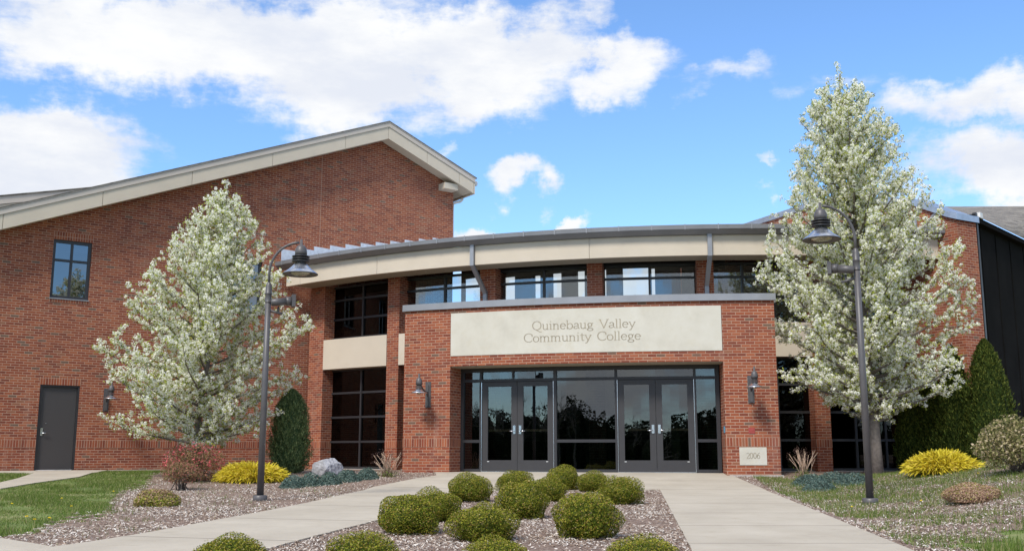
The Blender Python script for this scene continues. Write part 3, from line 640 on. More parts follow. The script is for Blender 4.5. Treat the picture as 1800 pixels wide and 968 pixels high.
# raised lettering, shade of carved cuts put into its colour (stroke font; unit = cap height)
def arc(cx, cy, rx, ry, a0, a1, n=14): return [(cx+rx*math.cos(R_(a0+(a1-a0)*i/n)), cy+ry*math.sin(R_(a0+(a1-a0)*i/n))) for i in range(n+1)]
XH = .64
def sf(x, y, w_=.11): return [(x-w_, y), (x+w_, y)]
GL = {
 'Q': (.98, [arc(.47, .5, .42, .5, 0, 360, 26), [(.42, .0), (.58, -.14), (.80, -.27), (.98, -.27)]]),
 'C': (.90, [arc(.50, .5, .44, .5, 42, 318, 24), [(.83, .84), (.84, .64)]]),
 'V': (.92, [[(.10, 1), (.47, 0)], [(.84, 1), (.47, 0)], sf(.10, 1, .12), sf(.84, 1, .12)]),
 'u': (.70, [[(.14, XH), (.14, .2)]+arc(.32, .2, .18, .2, 180, 300, 8)+[(.54, .14)], [(.54, XH), (.54, 0), (.66, .02)], [(.02, XH), (.14, XH)], [(.42, XH), (.54, XH)]]),
 'i': (.36, [[(.18, XH), (.18, 0)], [(.06, XH), (.18, XH)], sf(.18, 0), [(.17, .90), (.19, .93), (.17, .95)], [(.15, .92), (.21, .92)]]),
 'n': (.72, [[(.14, XH), (.14, 0)], [(.14, .44)]+arc(.34, .44, .20, .2, 150, 0, 8)+[(.54, 0)], sf(.14, 0), sf(.54, 0), [(.02, XH), (.14, XH)]]),
 'm': (1.08, [[(.14, XH), (.14, 0)], [(.14, .44)]+arc(.32, .44, .18, .2, 150, 0, 8)+[(.50, 0)], [(.50, .44)]+arc(.70, .44, .19, .2, 150, 0, 8)+[(.89, 0)], sf(.14, 0), sf(.50, 0), sf(.89, 0), [(.02, XH), (.14, XH)]]),
 'e': (.62, [[(.08, .36), (.54, .36)]+arc(.31, .33, .25, .32, 8, 320, 20)]),
 'c': (.58, [arc(.32, .32, .25, .32, 45, 315, 18)]),
 'o': (.66, [arc(.33, .32, .27, .32, 0, 360, 22)]),
 'b': (.70, [[(.12, 1), (.12, 0)], arc(.37, .32, .26, .32, 140, -150, 18), [(.02, 1), (.12, 1)]]),
 'a': (.62, [arc(.30, .45, .18, .19, 160, 0, 9)+[(.48, .1), (.60, .02)], [(.48, .36), (.28, .30)]+arc(.24, .16, .17, .15, 110, 330, 10)]),
 'g': (.66, [arc(.30, .42, .19, .21, 0, 360, 18), [(.46, .55), (.62, .62)], [(.20, .22), (.15, .12), (.24, .04), (.42, .02)], arc(.32, -.12, .27, .15, 70, 430, 20)]),
 'l': (.34, [[(.16, 1), (.16, 0)], [(.04, 1), (.16, 1)], sf(.16, 0)]),
 'y': (.68, [[(.10, XH), (.34, .02)], [(.60, XH), (.32, -.02), (.20, -.27), (.06, -.27)], sf(.10, XH, .09), sf(.58, XH, .09)]),
 't': (.44, [[(.20, .84), (.20, .10), (.30, .02), (.42, .06)], [(.04, XH), (.40, XH)]]),
 ' ': (.52, []),
 '2': (.62, [arc(.30, .73, .23, .25, 160, -30, 10)+[(.06, .02), (.56, .02), (.58, .14)]]),
 '0': (.66, [arc(.32, .5, .25, .49, 0, 360, 22)]),
 '6': (.64, [arc(.32, .29, .24, .29, 0, 360, 18), [(.54, .97), (.30, .85), (.12, .6), (.08, .3)]])}
def lettering(text, M, u0, u1, z0, cap, o, name, parent, wk=.115, wn_=.06):
    adv = sum(GL[c_][0] for c_ in text); k = (u1-u0)/adv/cap; mb = MB(); x = 0
    for c_ in text:
        w_, strokes = GL[c_]
        for st in strokes:
            q = [Vector(((x+px)*k*cap, py*cap)) for px, py in st]
            for p0, p1 in zip(q[:-1], q[1:]):
                d = p1-p0
                if d.length < 1e-6: continue
                d.normalize(); nn = Vector((-d.y, d.x)); hw = cap*(wn_+(wk-wn_)*abs(d.y))*.5; e = d*hw*.35
                c4 = [p0-e+nn*hw, p0-e-nn*hw, p1+e-nn*hw, p1+e+nn*hw]
                mb.face([M(u0+v.x, z0+v.y, o) for v in c4])
        x += w_
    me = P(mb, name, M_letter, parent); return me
def lines(text, u0, u1, z0, cap, o, parent):
    adv = sum(GL[c_][0] for c_ in text); x = 0
    for wd_ in text.split(' '):
        a_ = sum(GL[c_][0] for c_ in wd_); lettering(wd_, A22, u0+(u1-u0)*x/adv, u0+(u1-u0)*(x+a_)/adv, z0, cap, o, 'lettering', parent); x += a_+GL[' '][0]
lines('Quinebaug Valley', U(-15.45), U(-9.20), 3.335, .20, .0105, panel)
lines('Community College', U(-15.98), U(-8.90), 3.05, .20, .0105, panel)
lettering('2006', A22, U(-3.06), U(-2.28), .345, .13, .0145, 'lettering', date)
mb = MB(); mb.mbox(A22, U(-2.88), U(-2.52), .90, 1.03, -.01, .014); P(mb, 'red_vent', M_redbox, ent)
mb = MB(); uu_ = U(jR); mb.mbox(A22, uu_-.014, uu_-.001, .92, 1.06, -.22, -.06); P(mb, 'door_opener_plate', M_bluep, ent)
# glazed screen
g_ = AG.u; HZ = 2.515
posts = [(-20.86, -20.56), (-19.44, -19.30), (-14.53, -14.34), (-10.66, -10.50), (-5.80, -5.66), (-4.48, -4.25)]
mb = MB()
for a, b_ in posts: mb.mbox(AG, g_(a), g_(b_), .012, HZ, -.07, .05)
spans = [(posts[i][1], posts[i+1][0]) for i in range(5)]
for i, (a, b_) in enumerate(spans):
    a_, b2 = g_(a), g_(b_)
    mb.mbox(AG, a_, b2, 2.42, HZ, -.07, .045); mb.mbox(AG, a_, b2, 2.18, 2.245, -.07, .045)
    if i in (0, 2, 4): mb.mbox(AG, a_, b2, .012, .09, -.07, .045); mb.mbox(AG, a_, b2, .715, .785, -.07, .045)
    if i == 1: m_ = g_(-17.2); mb.mbox(AG, m_-.02, m_+.02, 2.245, 2.42, -.07, .04)
scr = P(mb, 'window_frame', M_frame, ent)
mb = MB()
for i, (a, b_) in enumerate(spans):
    a_, b2 = g_(a)-.01, g_(b_)+.01
    mb.mbox(AG, a_, b2, 2.24, 2.43, -.02, -.012)
    if i in (0, 2, 4): mb.mbox(AG, a_, b2, .08, .72, -.02, -.012); mb.mbox(AG, a_, b2, .78, 2.19, -.02, -.012)
P(mb, 'pane', M_glass_w2 if 'M_glass_w2' in globals() else M_glass, scr)
for (a, b_) in (spans[1], spans[3]):
    mid = (g_(a)+g_(b_))/2
    for sgn, (u0, u1) in ((-1, (g_(a)+.008, mid-.004)), (1, (mid+.004, g_(b_)-.008))):
        mb = MB(); st = .145; kz0, kz1 = .30, 2.06
        mb.mbox(AG, u0, u0+st, .035, 2.172, -.03, .02); mb.mbox(AG, u1-st, u1, .035, 2.172, -.03, .02)
        mb.mbox(AG, u0+st, u1-st, .035, kz0, -.03, .02); mb.mbox(AG, u0+st, u1-st, kz1, 2.172, -.03, .02)
        dl = P(mb, 'door', M_leaf_door, ent)
        mb = MB(); mb.mbox(AG, u0+st-.01, u1-st+.01, kz0-.01, kz1+.01, -.012, -.004); P(mb, 'pane', M_glass, dl)
        mb = MB(); uh = (u1-.07) if sgn < 0 else (u0+.07); lever(mb, AG, uh, 1.02, .02, sgn); P(mb, 'handle', M_chrome, dl)
        mb = MB(); mb.mbox(AG, u0+st*.7, u1-st*.7, .98, 1.035, -.05, -.018); P(mb, 'crash_bar', M_brass, dl)
        mb = MB(); x_ = u0+.16 if sgn < 0 else u1-.16; mb.mbox(AG, x_-.025, x_+.025, .262, .275, .02, .026); P(mb, 'kick_clip', M_white, dl)
    mb = MB(); mb.mbox(AG, g_(a), g_(b_), .013, .032, -.08, .06); mb.mbox(AG, g_(a)-.004, g_(a)+.007, .03, 2.17, .02, .053); mb.mbox(AG, g_(b_)-.007, g_(b_)+.004, .03, 2.17, .02, .053); P(mb, 'threshold', M_chrome, ent)
mb = MB(); A21 = Arc(21.4); mb.mbox(A21, A21.u(-23), A21.u(-2), 2.6, 2.75, -2.2, .2); mb.mbox(A21, A21.u(-23), A21.u(-2), -.05, .01, -2.9, .3); P(mb, 'interior', M_inner, ent)

# ------------------------------------------------------------------ right wing
RW = Plane((11.13, 26.2), (.494, -.87))
rwing = thing('brick_building', 'brick wing with metal-capped end pier, black panel wall and shingle roof behind right tree', 'building', (11.6, 25.9, 0))
tops = [(-12, 7.5), (-7.2, 7.62), (-4.2, 7.72), (-.85, 7.10), (.6, 6.36)]
tz = lambda u: float(np.interp(u, [q[0] for q in tops], [q[1] for q in tops]))
class RWp(Plane): step = .7
RW = RWp((11.13, 26.2), (.494, -.87))
RW.n = -np.array([.87, .494])
mb = MB(); mb.wall(RW, -12, .6, -.4, tz, -.75, 0, []); P(mb, 'wall', M_brick, rwing)
mb = MB(); mb.mbox(RW, -12, .605, .6096, .8128, -.755, .006); P(mb, 'brick_band', M_soldier, rwing)
mb = MB(); mb.mbox(RW, -12, .66, lambda u: tz(u)+.002, lambda u: tz(u)+.17, -.82, .07, step=.3); P(mb, 'coping', M_zinc, rwing)
mb = MB()
for k in range(6):
    u = -3.6+k*.60; zb = 6.35; mb.face([RW(u, zb-.1, .03), RW(u+.6, zb-.1, .03), RW(u+.6, zb+.36, .03), RW(u+.05, zb-.02, .03)])
    mb.mbox(RW, u+.58, u+.6, zb-.1, zb+.36, .006, .032)
P(mb, 'step_flashing', M_metal, rwing)
DW = Plane((11.98, 26.2), (.677, .736))
mb = MB(); mb.mbox(DW, .1, 14, -.4, 6.42, -.3, 0); P(mb, 'panel_wall', M_black, rwing)
for k in range(9): mb = MB(); mb.mbox(DW, .75+k*1.22, .79+k*1.22, -.3, 6.40, .0, .02); P(mb, 'panel_batten', M_black, rwing)
mb = MB(); mb.mbox(DW, .05, 14, 6.42, 6.55, -.35, .18); P(mb, 'eave_board', M_black, rwing)
mb = MB(); mb.mbox(DW, .2, .32, -.2, 6.7, .02, .12); P(mb, 'downspout', M_frame, rwing)
mb = MB(); mb.mbox(DW, .42, .62, 6.56, 6.74, .02, .16); P(mb, 'gutter_end', M_white, rwing)
mb = MB()
e0 = Vector(DW(-.25, 6.56, .2)); e1 = Vector(DW(14, 6.56, .2)); r0 = Vector((13.6, 33.5, 8.62)); r1 = Vector((30, 33.7, 8.72))
p0 = Vector((11.9, 29.2, 7.3))
def lerp(a, b_, t_): return a+(b_-a)*t_
N_ = 12
for i in range(N_):
    for j in range(8):
        q = []
        for (ii, jj) in ((i, j), (i+1, j), (i+1, j+1), (i, j+1)):
            q.append(lerp(lerp(e0, e1, ii/N_), lerp(r0, r1, ii/N_), jj/8))
        mb.face(q, [(ii_*1.2, jj_*.9) for ii_, jj_ in ((i, j), (i+1, j), (i+1, j+1), (i, j+1))])
mb.face([e0, r0, Vector((12.2, 33.5, 8.4)), Vector((11.9, 28, 7.0))], [(0, 0), (0, 7), (-2, 7), (-2, 0)])
P(mb, 'roof', M_shingle, rwing)
mb = MB(); mb.mbox(DW, .5, 14, -.4, 1.9, -6.5, -6.2); P(mb, 'rear_wall', M_black, rwing)

# ------------------------------------------------------------------ wall lamps
def wall_lamp(M, u, z, label, flip=1):
    ctr = Vector(M(u, z, 0)); o1 = Vector(M(u, z, 1))-ctr; side = Vector(M(u+.01, z, 0))-ctr; side.normalize()
    root = thing('wall_lamp', label, 'wall lamp', ctr, 'barn-style wall lamps')
    def q(s_, o_, dz): return o1*o_+side*s_+Vector((0, 0, dz))
    R3 = Matrix((side, o1.normalized(), Vector((0, 0, 1)))).transposed()
    mb = MB(); mb.box(q(0, .012, 0), (.07, .012, .31), R3); mb.box(q(0, .035, -.03), (.03, .02, .26), R3)
    for sx_ in (-.05, .05):
        for sz in (-.285, .285): mb.tube([q(sx_, .02, sz), q(sx_, .03, sz)], .008, 6)
    mb.build('back_plate', M_pole, root)
    mb = MB(); pts = [q(0, .04, -.05), q(0, .07, .06)]+[q(0, .07+.42*math.sin(R_(t_)), .06+.34*(1-math.cos(R_(t_)))*1.15) for t_ in range(10, 91, 8)]
    mb.tube(pts, .021, 8); mb.build('arm', M_pole, root)
    c_ = q(0, .50, .40)
    mb = MB(); mb.lathe(c_+Vector((0, 0, -.22)), [(0, .30), (.022, .295), (.022, .20), (.045, .19), (.07, .14), (.078, .08), (.078, .03), (.06, .03), (.06, 0), (0, 0)], 20); mb.build('housing', M_pole, root)
    mb = MB()
    for k in range(3): mb.lathe(c_+Vector((0, 0, -.225-.024*k)), [(.04, .006), (.082, .006), (.082, -.006), (.04, -.006)], 20)
    mb.build('cooling_ring', M_pole, root)
    mb = MB(); mb.lathe(c_+Vector((0, 0, -.38)), [(.05, .11), (.065, .085), (.12, .03), (.20, 0), (.20, -.008), (.19, -.006), (.11, .02), (.05, .07)], 28); mb.build('shade', M_silver, root)
    mb = MB(); mb.lathe(c_+Vector((0, 0, -.42)), [(0, 0), (.03, .01), (.045, .035), (.045, .10)], 16); mb.build('bulb', M_bulb, root)
    return root
wall_lamp(A22, U(-22.22), 1.86, 'barn-style wall lamp on the brick pier left of the entrance doors')
wall_lamp(A22, U(-2.66), 1.89, 'barn-style wall lamp on the brick pier above the 2006 date stone')
wall_lamp(W, 1.64, 1.90, 'dark barn-style wall lamp on the brick wall beside the grey service door')

# ------------------------------------------------------------------ street lamps
def street_lamp(base, H, side, label):
    x, y, z = base; root = thing('street_lamp', label, 'street lamp', base, 'curved-arm lamp posts beside the walks')
    mb = MB(); mb.lathe((0, 0, 0), [(0, -.05), (.115, -.05), (.115, .085), (.10, .095), (.06, .095)], 24); mb.build('base', M_pole, root)
    hp = H-.78
    mb = MB(); mb.tube([(0, 0, .05), (0, 0, hp*.5), (0, 0, hp)], [.056, .051, .046], 16); mb.build('pole', M_pole, root)
    mb = MB(); mb.lathe((0, 0, hp-.28), [(.046, 0), (.056, 0), (.056, .005), (.053, .01), (.053, .14), (.057, .145), (.057, .155), (.053, .16), (.052, .27), (.03, .33), (.024, .34)], 20); mb.build('collar', M_pole, root)
    L = .50; mb = MB(); pts = [(0, 0, hp), (0, 0, hp+.22)]
    for t_ in range(8, 91, 8): pts.append((side*L*(1-math.cos(R_(t_))), 0, hp+.22+.52*math.sin(R_(t_))))
    mb.tube(pts, .022, 10); mb.build('arm', M_pole, root)
    cx = side*(L+.02); zt = hp+.76
    hd = thing('lamp_head', None, None); hd.parent = root; hd.location = (cx, 0, zt)
    hd2 = MB(); hd2.lathe((0, 0, 0), [(0, .04), (.02, .035), (.024, -.06), (.06, -.075), (.09, -.12), (.10, -.18), (.10, -.25), (.07, -.25), (.07, -.36)], 24); 
    ho = hd2.build('housing', M_pole, root); ho.location = (cx, 0, zt)
    bpy.data.objects.remove(hd)
    mb = MB()
    for k in range(3): mb.lathe((0, 0, -.262-.040*k), [(.06, .008), (.145, .008), (.148, 0), (.145, -.008), (.06, -.008)], 28)
    mb.build('cooling_ring', M_frame, ho)
    mb = MB(); mb.lathe((0, 0, -.36), [(.085, .0), (.10, -.03), (.20, -.125), (.285, -.185), (.295, -.20)], 36); mb.build('shade', M_silver, ho)
    mb = MB(); mb.lathe((0, 0, -.36), [(.2955, -.196), (.297, -.206), (.285, -.212), (.17, -.188), (.165, -.16)], 36); mb.build('shade_rim', M_pole, ho)
    mb = MB(); mb.lathe((0, 0, -.54), [(0, -.045), (.10, -.035), (.155, -.015), (.17, .0), (.12, .02), (0, .02)], 24); mb.build('lens', M_bulb, ho)
    # spotlight on a short bracket
    zs = hp-.42
    mb = MB(); mb.tube([(side*.05, 0, zs), (side*.24, .03, zs-.05)], .022, 8); mb.tube([(side*.17, .02, zs-.04), (side*.17, .02, zs+.07)], .018, 8); br = mb.build('spotlight_bracket', M_pole, root)
    a = Vector((side*.06, -.06, zs+.13)); d = Vector((side*.93, .30, .12)).normalized()
    mb = MB(); mb.tube([a, a+d*.02, a+d*.25], [.04, .062, .066], 16); mb.tube([a+d*.25, a+d*.26, a+d*.34], [.068, .076, .078], 16); mb.box(a+d*.37, (.03, .085, .10), Matrix.Rotation(math.atan2(d.y, d.x), 3, 'Z')); mb.build('spotlight', M_pole, root)
    return root
gl = G(457, 880); street_lamp(gl, 4.30, 1, 'tall brown lamp post left of the walk, beside the gold shrub')
gr = G(1530, 886); street_lamp(gr, 4.62, -1, 'tall brown lamp post in front of the right flowering tree')

# ------------------------------------------------------------------ flowering pear trees
def pear(name, label, base, prof, trunk_r, seed, n_limb, dens, lean=(0, 0)):
    """prof: (height, radius) of the crown outline"""
    r_ = np.random.default_rng(seed); x, y, z = base; root = thing(name, label, 'tree', base, 'white flowering pear trees')
    hs = [p[0] for p in prof]; rs = [p[1] for p in prof]; H = hs[-1]
    env = lambda h: np.interp(h, hs, rs)
    mb = MB(); tp = [(0, 0, -.1), (0, 0, hs[0]*.5), (0, .02, hs[0])]+[(.05*math.sin(k*1.7+seed)+lean[0]*k/7, .05*math.cos(k*2.1), hs[0]+(H-.25-hs[0])*k/7) for k in range(1, 8)]
    tr = [trunk_r*1.25, trunk_r, trunk_r*.95]+[trunk_r*.9*(1-k/7.3)+.006 for k in range(1, 8)]
    mb.tube(tp, tr, 10)
    tips = []; L0 = hs[0]
    for i in range(n_limb):
        f = (i+.5)/n_limb; h0 = L0*.9+(H*.90-L0*.9)*f**1.05; a = i*2.39996+r_.normal(0, .25)
        rise = (.10+1.25*f)*r_.uniform(.75, 1.25)
        # walk outwards until the outline is reached
        ax = lambda h: lean[0]*max(0, (h-hs[0])/(H-hs[0]))
        p = np.array([ax(h0), 0, h0]); pts = [p.copy()]; d = np.array([math.cos(a), math.sin(a), rise*.55]); step = .16
        lim = r_.choice([.62, .8, .95, 1.0, 1.1])*r_.uniform(.92, 1.08)
        for k in range(40):
            d = d+np.array([r_.normal(0, .06), r_.normal(0, .06), .022+.035*f]); d /= np.linalg.norm(d); p = p+d*step; pts.append(p.copy())
            if math.hypot(p[0]-ax(p[2]), p[1]) > env(p[2])*lim or p[2] > H: break
        pts = np.array(pts); n = len(pts); rad0 = trunk_r*.42*(1-.6*f)
        mb.tube(pts[::2] if n > 4 else pts, [max(.006, rad0*(1-k/(len(pts[::2] if n > 4 else pts)))) for k in range(len(pts[::2] if n > 4 else pts))], 5, caps=False)
        for k in range(max(1, int(n*.18)), n): tips.append((pts[k], pts[k]-pts[k-1], k/n))
    # twigs
    cl = []; tw = []
    for (p, d, fr) in tips:
        for j in range(2 if fr < .9 else 3):
            if r_.random() > .96: continue
            dd = unit(d)*.8+r_.normal(0, .75, 3)+np.array([0, 0, .30]); dd /= np.linalg.norm(dd); ln = r_.uniform(.18, .52)*(1.1-.3*fr)
            q = p+dd*ln+np.array([0, 0, .05]); tw.append((p, q))
            m_ = int(ln/.095*dens)+1
            for s_ in np.linspace(.25, 1.05, m_): cl.append(p+(q-p)*s_+r_.normal(0, .022, 3))
    for h_ in np.arange(H*.72, H, .05): cl.append(np.array([ax(h_), 0, h_])+r_.normal(0, .05, 3))
    cl = np.array(cl); axx = lean[0]*np.clip((cl[:, 2]-hs[0])/(H-hs[0]), 0, 1)
    keep = np.hypot(cl[:, 0]-axx, cl[:, 1]) < env(cl[:, 2])*1.16+.06; cl = cl[keep & (cl[:, 2] > L0*.86)]
    # upright sprays along the outline
    for (p, q) in tw:
        if math.hypot(q[0]-lean[0]*max(0, (q[2]-hs[0])/(H-hs[0])), q[1]) > env(q[2])*1.1+.03 or q[2] > H-.1: continue
        mb.tube([p, q], [.006, .003], 3, caps=False)
    mb.build('trunk', M_bark, root)
    cr = r_.uniform(.035, .070, len(cl)); nf = 18
    c0 = np.repeat(cl, nf, 0); dv = unit(r_.normal(0, 1, c0.shape)); Pp = c0+dv*np.repeat(cr, nf)[:, None]*r_.uniform(.5, 1.05, (len(c0), 1))
    V = cards(Pp, dv, r_.uniform(.030, .046, len(Pp)), r_.uniform(.028, .042, len(Pp)), .3)
    rn = np.stack([np.clip(np.repeat(r_.random(len(cl)), nf)*.6+r_.random(len(Pp))*.4, 0, 1), r_.random(len(Pp))], 1)
    bl = quads('blossom', V, M_blossom, root, rn)
    nl = 5; c0 = np.repeat(cl, nl, 0); dv = unit(r_.normal(0, 1, c0.shape)+np.array([0, -.3, -.3])); Pp = c0+dv*r_.uniform(.04, .10, (len(c0), 1))
    V = cards(Pp, dv, r_.uniform(.045, .075, len(Pp)), r_.uniform(.022, .034, len(Pp)), .9)
    quads('leaves', V, M_pearleaf, root)
    print(name, len(cl))
    return root
# crown outlines: (height, radius) read off at the distance where each tree stands
def outline(Y, zb, rows): return [(at(900, py, Y).z-zb, hw/pscale(Y, at(900, py, Y).z)) for py, hw in rows]
YL = 23.0; XL = (346-900)/F*YL*CP; ZL = float(gz(XL, YL))
pear('flowering_tree', 'smaller white flowering pear tree in front of the left brick wing', (XL, YL, ZL),
     outline(YL, ZL, [(790, 25), (772, 98), (740, 138), (700, 152), (640, 160), (590, 160), (540, 140), (490, 110), (440, 80), (400, 56), (370, 36), (340, 20), (316, 7)]), .085, 3, 105, 1.0, (.36, 0))
YR = 23.4; XR = (1540-900)/F*YR*CP; ZR = float(gz(XR, YR))
pear('flowering_tree', 'tall white flowering pear tree right of the entrance, taller than the roof', (XR, YR, ZR),
     outline(YR, ZR, [(730, 30), (710, 85), (680, 138), (620, 162), (550, 168), (480, 158), (420, 138), (360, 116), (300, 96), (250, 80), (200, 58), (160, 32), (114, 8)]), .125, 8, 150, 1.0, (-.38, 0))

# ------------------------------------------------------------------ shrubs
def noise_dir(dv, r_, amp, k=6):
    out = np.zeros(len(dv))
    for i in range(k):
        v = r_.normal(0, 1, 3); v /= np.linalg.norm(v); out += np.sin(dv@v*r_.uniform(3, 9)+r_.uniform(0, 6))/k
    return 1+amp*out
def shrub_mesh(name, seed, n, rx, ry, rz, low, leaf, mats, split, amp=.16, shell=.22, tilt=.6, aspect=.55, squar=1.0):
    """rounded shrub with centre of the ellipsoid at height low*rz; leaf faces through an outer shell plus a core"""
    r_ = np.random.default_rng(seed); dv = unit(r_.normal(0, 1, (int(n*1.5), 3))); dv = dv[dv[:, 2] > -low*.98][:n]; n = len(dv)
    k = noise_dir(dv, r_, amp, 7)*(1-shell*r_.random(n)**1.6)
    S = np.array([rx, ry, rz]); Pp = dv*k[:, None]*S; Pp[:, 2] += low*rz; nn = unit(dv/S)
    Pp[:, 2] = np.maximum(Pp[:, 2], r_.random(n)*.03)
    V = cards(Pp, nn, r_.uniform(.7, 1.3, n)*leaf, r_.uniform(.7, 1.3, n)*leaf*aspect, tilt)
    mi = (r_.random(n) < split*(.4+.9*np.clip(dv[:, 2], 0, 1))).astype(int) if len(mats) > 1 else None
    # core: coarse closed ellipsoid built from quads
    q = []; a_ = 14; b_ = 9
    for i in range(a_):
        for j in range(b_):
            pt = []
            for (ii, jj) in ((i, j), (i+1, j), (i+1, j+1), (i, j+1)):
                th = 2*math.pi*ii/a_; ph = -math.pi/2+math.pi*jj/b_
                zz = math.sin(ph)*rz*.74+low*rz
                pt.append((math.cos(th)*math.cos(ph)*rx*.76, math.sin(th)*math.cos(ph)*ry*.76, max(zz, -.02)))
            q.append(pt)
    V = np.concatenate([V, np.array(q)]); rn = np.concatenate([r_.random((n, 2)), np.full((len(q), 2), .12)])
    if mi is not None: mi = np.concatenate([mi, np.zeros(len(q), int)])
    return V, rn, mi
def shrub(name, label, cat, base, seed, n, rx, ry, rz, low, leaf, mats, split=0, group=None, **kw):
    V, rn, mi = shrub_mesh(name, seed, n, rx, ry, rz, low, leaf, mats, split, **kw)
    o = quads(name, V, mats, None, rn, mi); o.location = base; return tag(o, label, cat, group)
# clipped boxwoods in the middle bed: px centre, base y, width, label
box = [
 (718, 944, 123, 76, 'largest boxwood ball at the left of the bed, browned on its lower side'),
 (766, 922, 92, 64, 'boxwood tucked close behind the large browned one at the left of the bed'),
 (826, 886, 86, 53, 'neat boxwood ball alone at the back left corner of the bed, near the walk'),
 (850, 958, 126, 72, 'broad boxwood in the front middle of the bed, its foot hidden by a smaller one'),
 (918, 917, 101, 72, 'orange-tinged boxwood in the centre of the bed, overlapping two behind it'),
 (906, 868, 70, 42, 'boxwood at the back of the bed below the first pair of doors'),
 (967, 886, 66, 52, 'small boxwood just right behind the orange-tinged one in the centre'),
 (991, 866, 64, 46, 'bronze-topped boxwood farthest back in the bed, below the middle window'),
 (1042, 868, 62, 40, 'low boxwood at the back of the bed, left of the rightmost one'),
 (1092, 891, 82, 54, 'rightmost boxwood at the back of the bed, near the walk corner'),
 (1032, 953, 123, 91, 'tallest round boxwood ball right of centre with pale leaf tips on top'),
 (403, 1022, 140, 80, 'boxwood cut by the bottom edge of the picture, farthest left beside the walk'),
 (634, 1020, 142, 80, 'boxwood cut by the bottom edge with long loose shoots on its left'),
 (871, 1022, 122, 78, 'small boxwood at the bottom edge in front of the broad middle one'),
 (1130, 1024, 156, 78, 'wide loose boxwood at the bottom edge nearest the right-hand walk')]
variants = []
for k in range(5):
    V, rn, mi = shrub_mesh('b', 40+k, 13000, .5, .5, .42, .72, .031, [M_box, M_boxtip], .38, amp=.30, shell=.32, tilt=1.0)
    variants.append((V, rn, mi))
protos = []
for i, (px, py, wd, ht, lab) in enumerate(box):
    bx_, by_, bz_ = G(px, min(py, 966)-3) if py < 970 else G(px, py-3)
    s_ = pscale(by_, bz_); by_ += wd/s_*.32; bx_ = (px-900)/F*(by_*CP+(bz_-EYE)*SP); bz_ = float(gz(bx_, by_))
    k = i % 5
    if len(protos) <= k:
        o = quads('boxwood', variants[k][0], [M_box, M_boxtip], None, variants[k][1], variants[k][2]); protos.append(o)
    else:
        o = protos[k].copy(); C.objects.link(o)
    W_ = wd/pscale(by_, bz_); o.location = (bx_, by_, bz_-.01); H_ = ht/pscale(by_, bz_); o.scale = (W_*.96, W_*.96, H_*1.27); o.rotation_euler.z = i*2.1
    tag(o, lab, 'shrub', 'clipped boxwoods in the middle bed')
# loose shoots on the front ones
def sprigs(parent, n, seed, spread, h):
    r_ = np.random.default_rng(seed); Ps = []; 
    for i in range(n*2):
        a = r_.uniform(0, 6.28); rr = r_.uniform(.1, spread); b0 = np.array([rr*math.cos(a), rr*math.sin(a), .62-.35*rr]); L = r_.uniform(.5, 1)*h
        for s_ in np.linspace(0, 1, 9): Ps.append(b0+np.array([0, 0, L*s_])+r_.normal(0, .010, 3))
    Ps = np.array(Ps); V = cards(Ps, r_.normal(0, 1, Ps.shape), .026, .014, 1); o = quads('shoots', V, M_boxtip, parent)
allbox = [o for o in C.objects if o.name.startswith('boxwood')]
for i in (11, 12, 14): sprigs(allbox[i], 7, i, .38, .16)

def at_ground(px, py): return G(px, py)
def szm(px, p): return px/pscale(p[1], p[2])
# gold mops
p = at_ground(437, 849); p = (p[0], p[1]+.35, float(gz(p[0], p[1]+.35)))
def threads(name, label, cat, base, seed, n, rx, ry, rz, m, core_m=None):
    r_ = np.random.default_rng(seed); V = []; th = r_.uniform(0, 2*math.pi, n); rr = np.sqrt(r_.random(n)); 
    dv = unit(np.stack([np.cos(th)*rr, np.sin(th)*rr, np.sqrt(np.maximum(0, 1-rr**2))+.02], 1)); k = noise_dir(dv, r_, .2, 6)*r_.uniform(.8, 1.0, n)
    b0 = dv*k[:, None]*np.array([rx, ry, rz]); t_ = dv*np.array([1, 1, .25])+r_.normal(0, .35, dv.shape)+np.array([0, 0, .1]); t_ = unit(t_); L = r_.uniform(.07, .22, n)[:, None]
    sd = unit(np.cross(t_, r_.normal(0, 1, t_.shape)))*.008; mid = b0+t_*L*.6; tip = b0+t_*L+np.array([0, 0, -.03])
    V = np.stack([b0-sd, b0+sd, mid+sd*1.2, mid-sd*1.2], 1); V2 = np.stack([mid-sd*1.2, mid+sd*1.2, tip+sd*.5, tip-sd*.5], 1)
    q = []
    for i in range(14):
        for j in range(6):
            pt = []
            for (ii, jj) in ((i, j), (i+1, j), (i+1, j+1), (i, j+1)):
                a = 2*math.pi*ii/14; ph = math.pi/2*jj/6; pt.append((math.cos(a)*math.cos(ph)*rx*.8, math.sin(a)*math.cos(ph)*ry*.8, math.sin(ph)*rz*.8))
            q.append(pt)
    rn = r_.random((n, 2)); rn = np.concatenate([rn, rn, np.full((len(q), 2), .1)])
    o = quads(name, np.concatenate([V, V2, np.array(q)]), m, None, rn); o.location = base; return tag(o, label, cat, 'golden thread-leaf shrubs')
threads('gold_shrub', 'low golden-yellow shrub behind the left lamp post', 'shrub', p, 61, 9000, szm(60, p)*.97, .55, szm(27, p), M_gold)
p = at_ground(1670, 831); p = (p[0], p[1]+.3, float(gz(p[0], p[1]+.3)))
threads('gold_shrub', 'golden-yellow shrub on the right mound in front of the dark evergreens', 'shrub', p, 62, 9000, szm(64, p)*.95, .55, szm(28, p), M_gold)
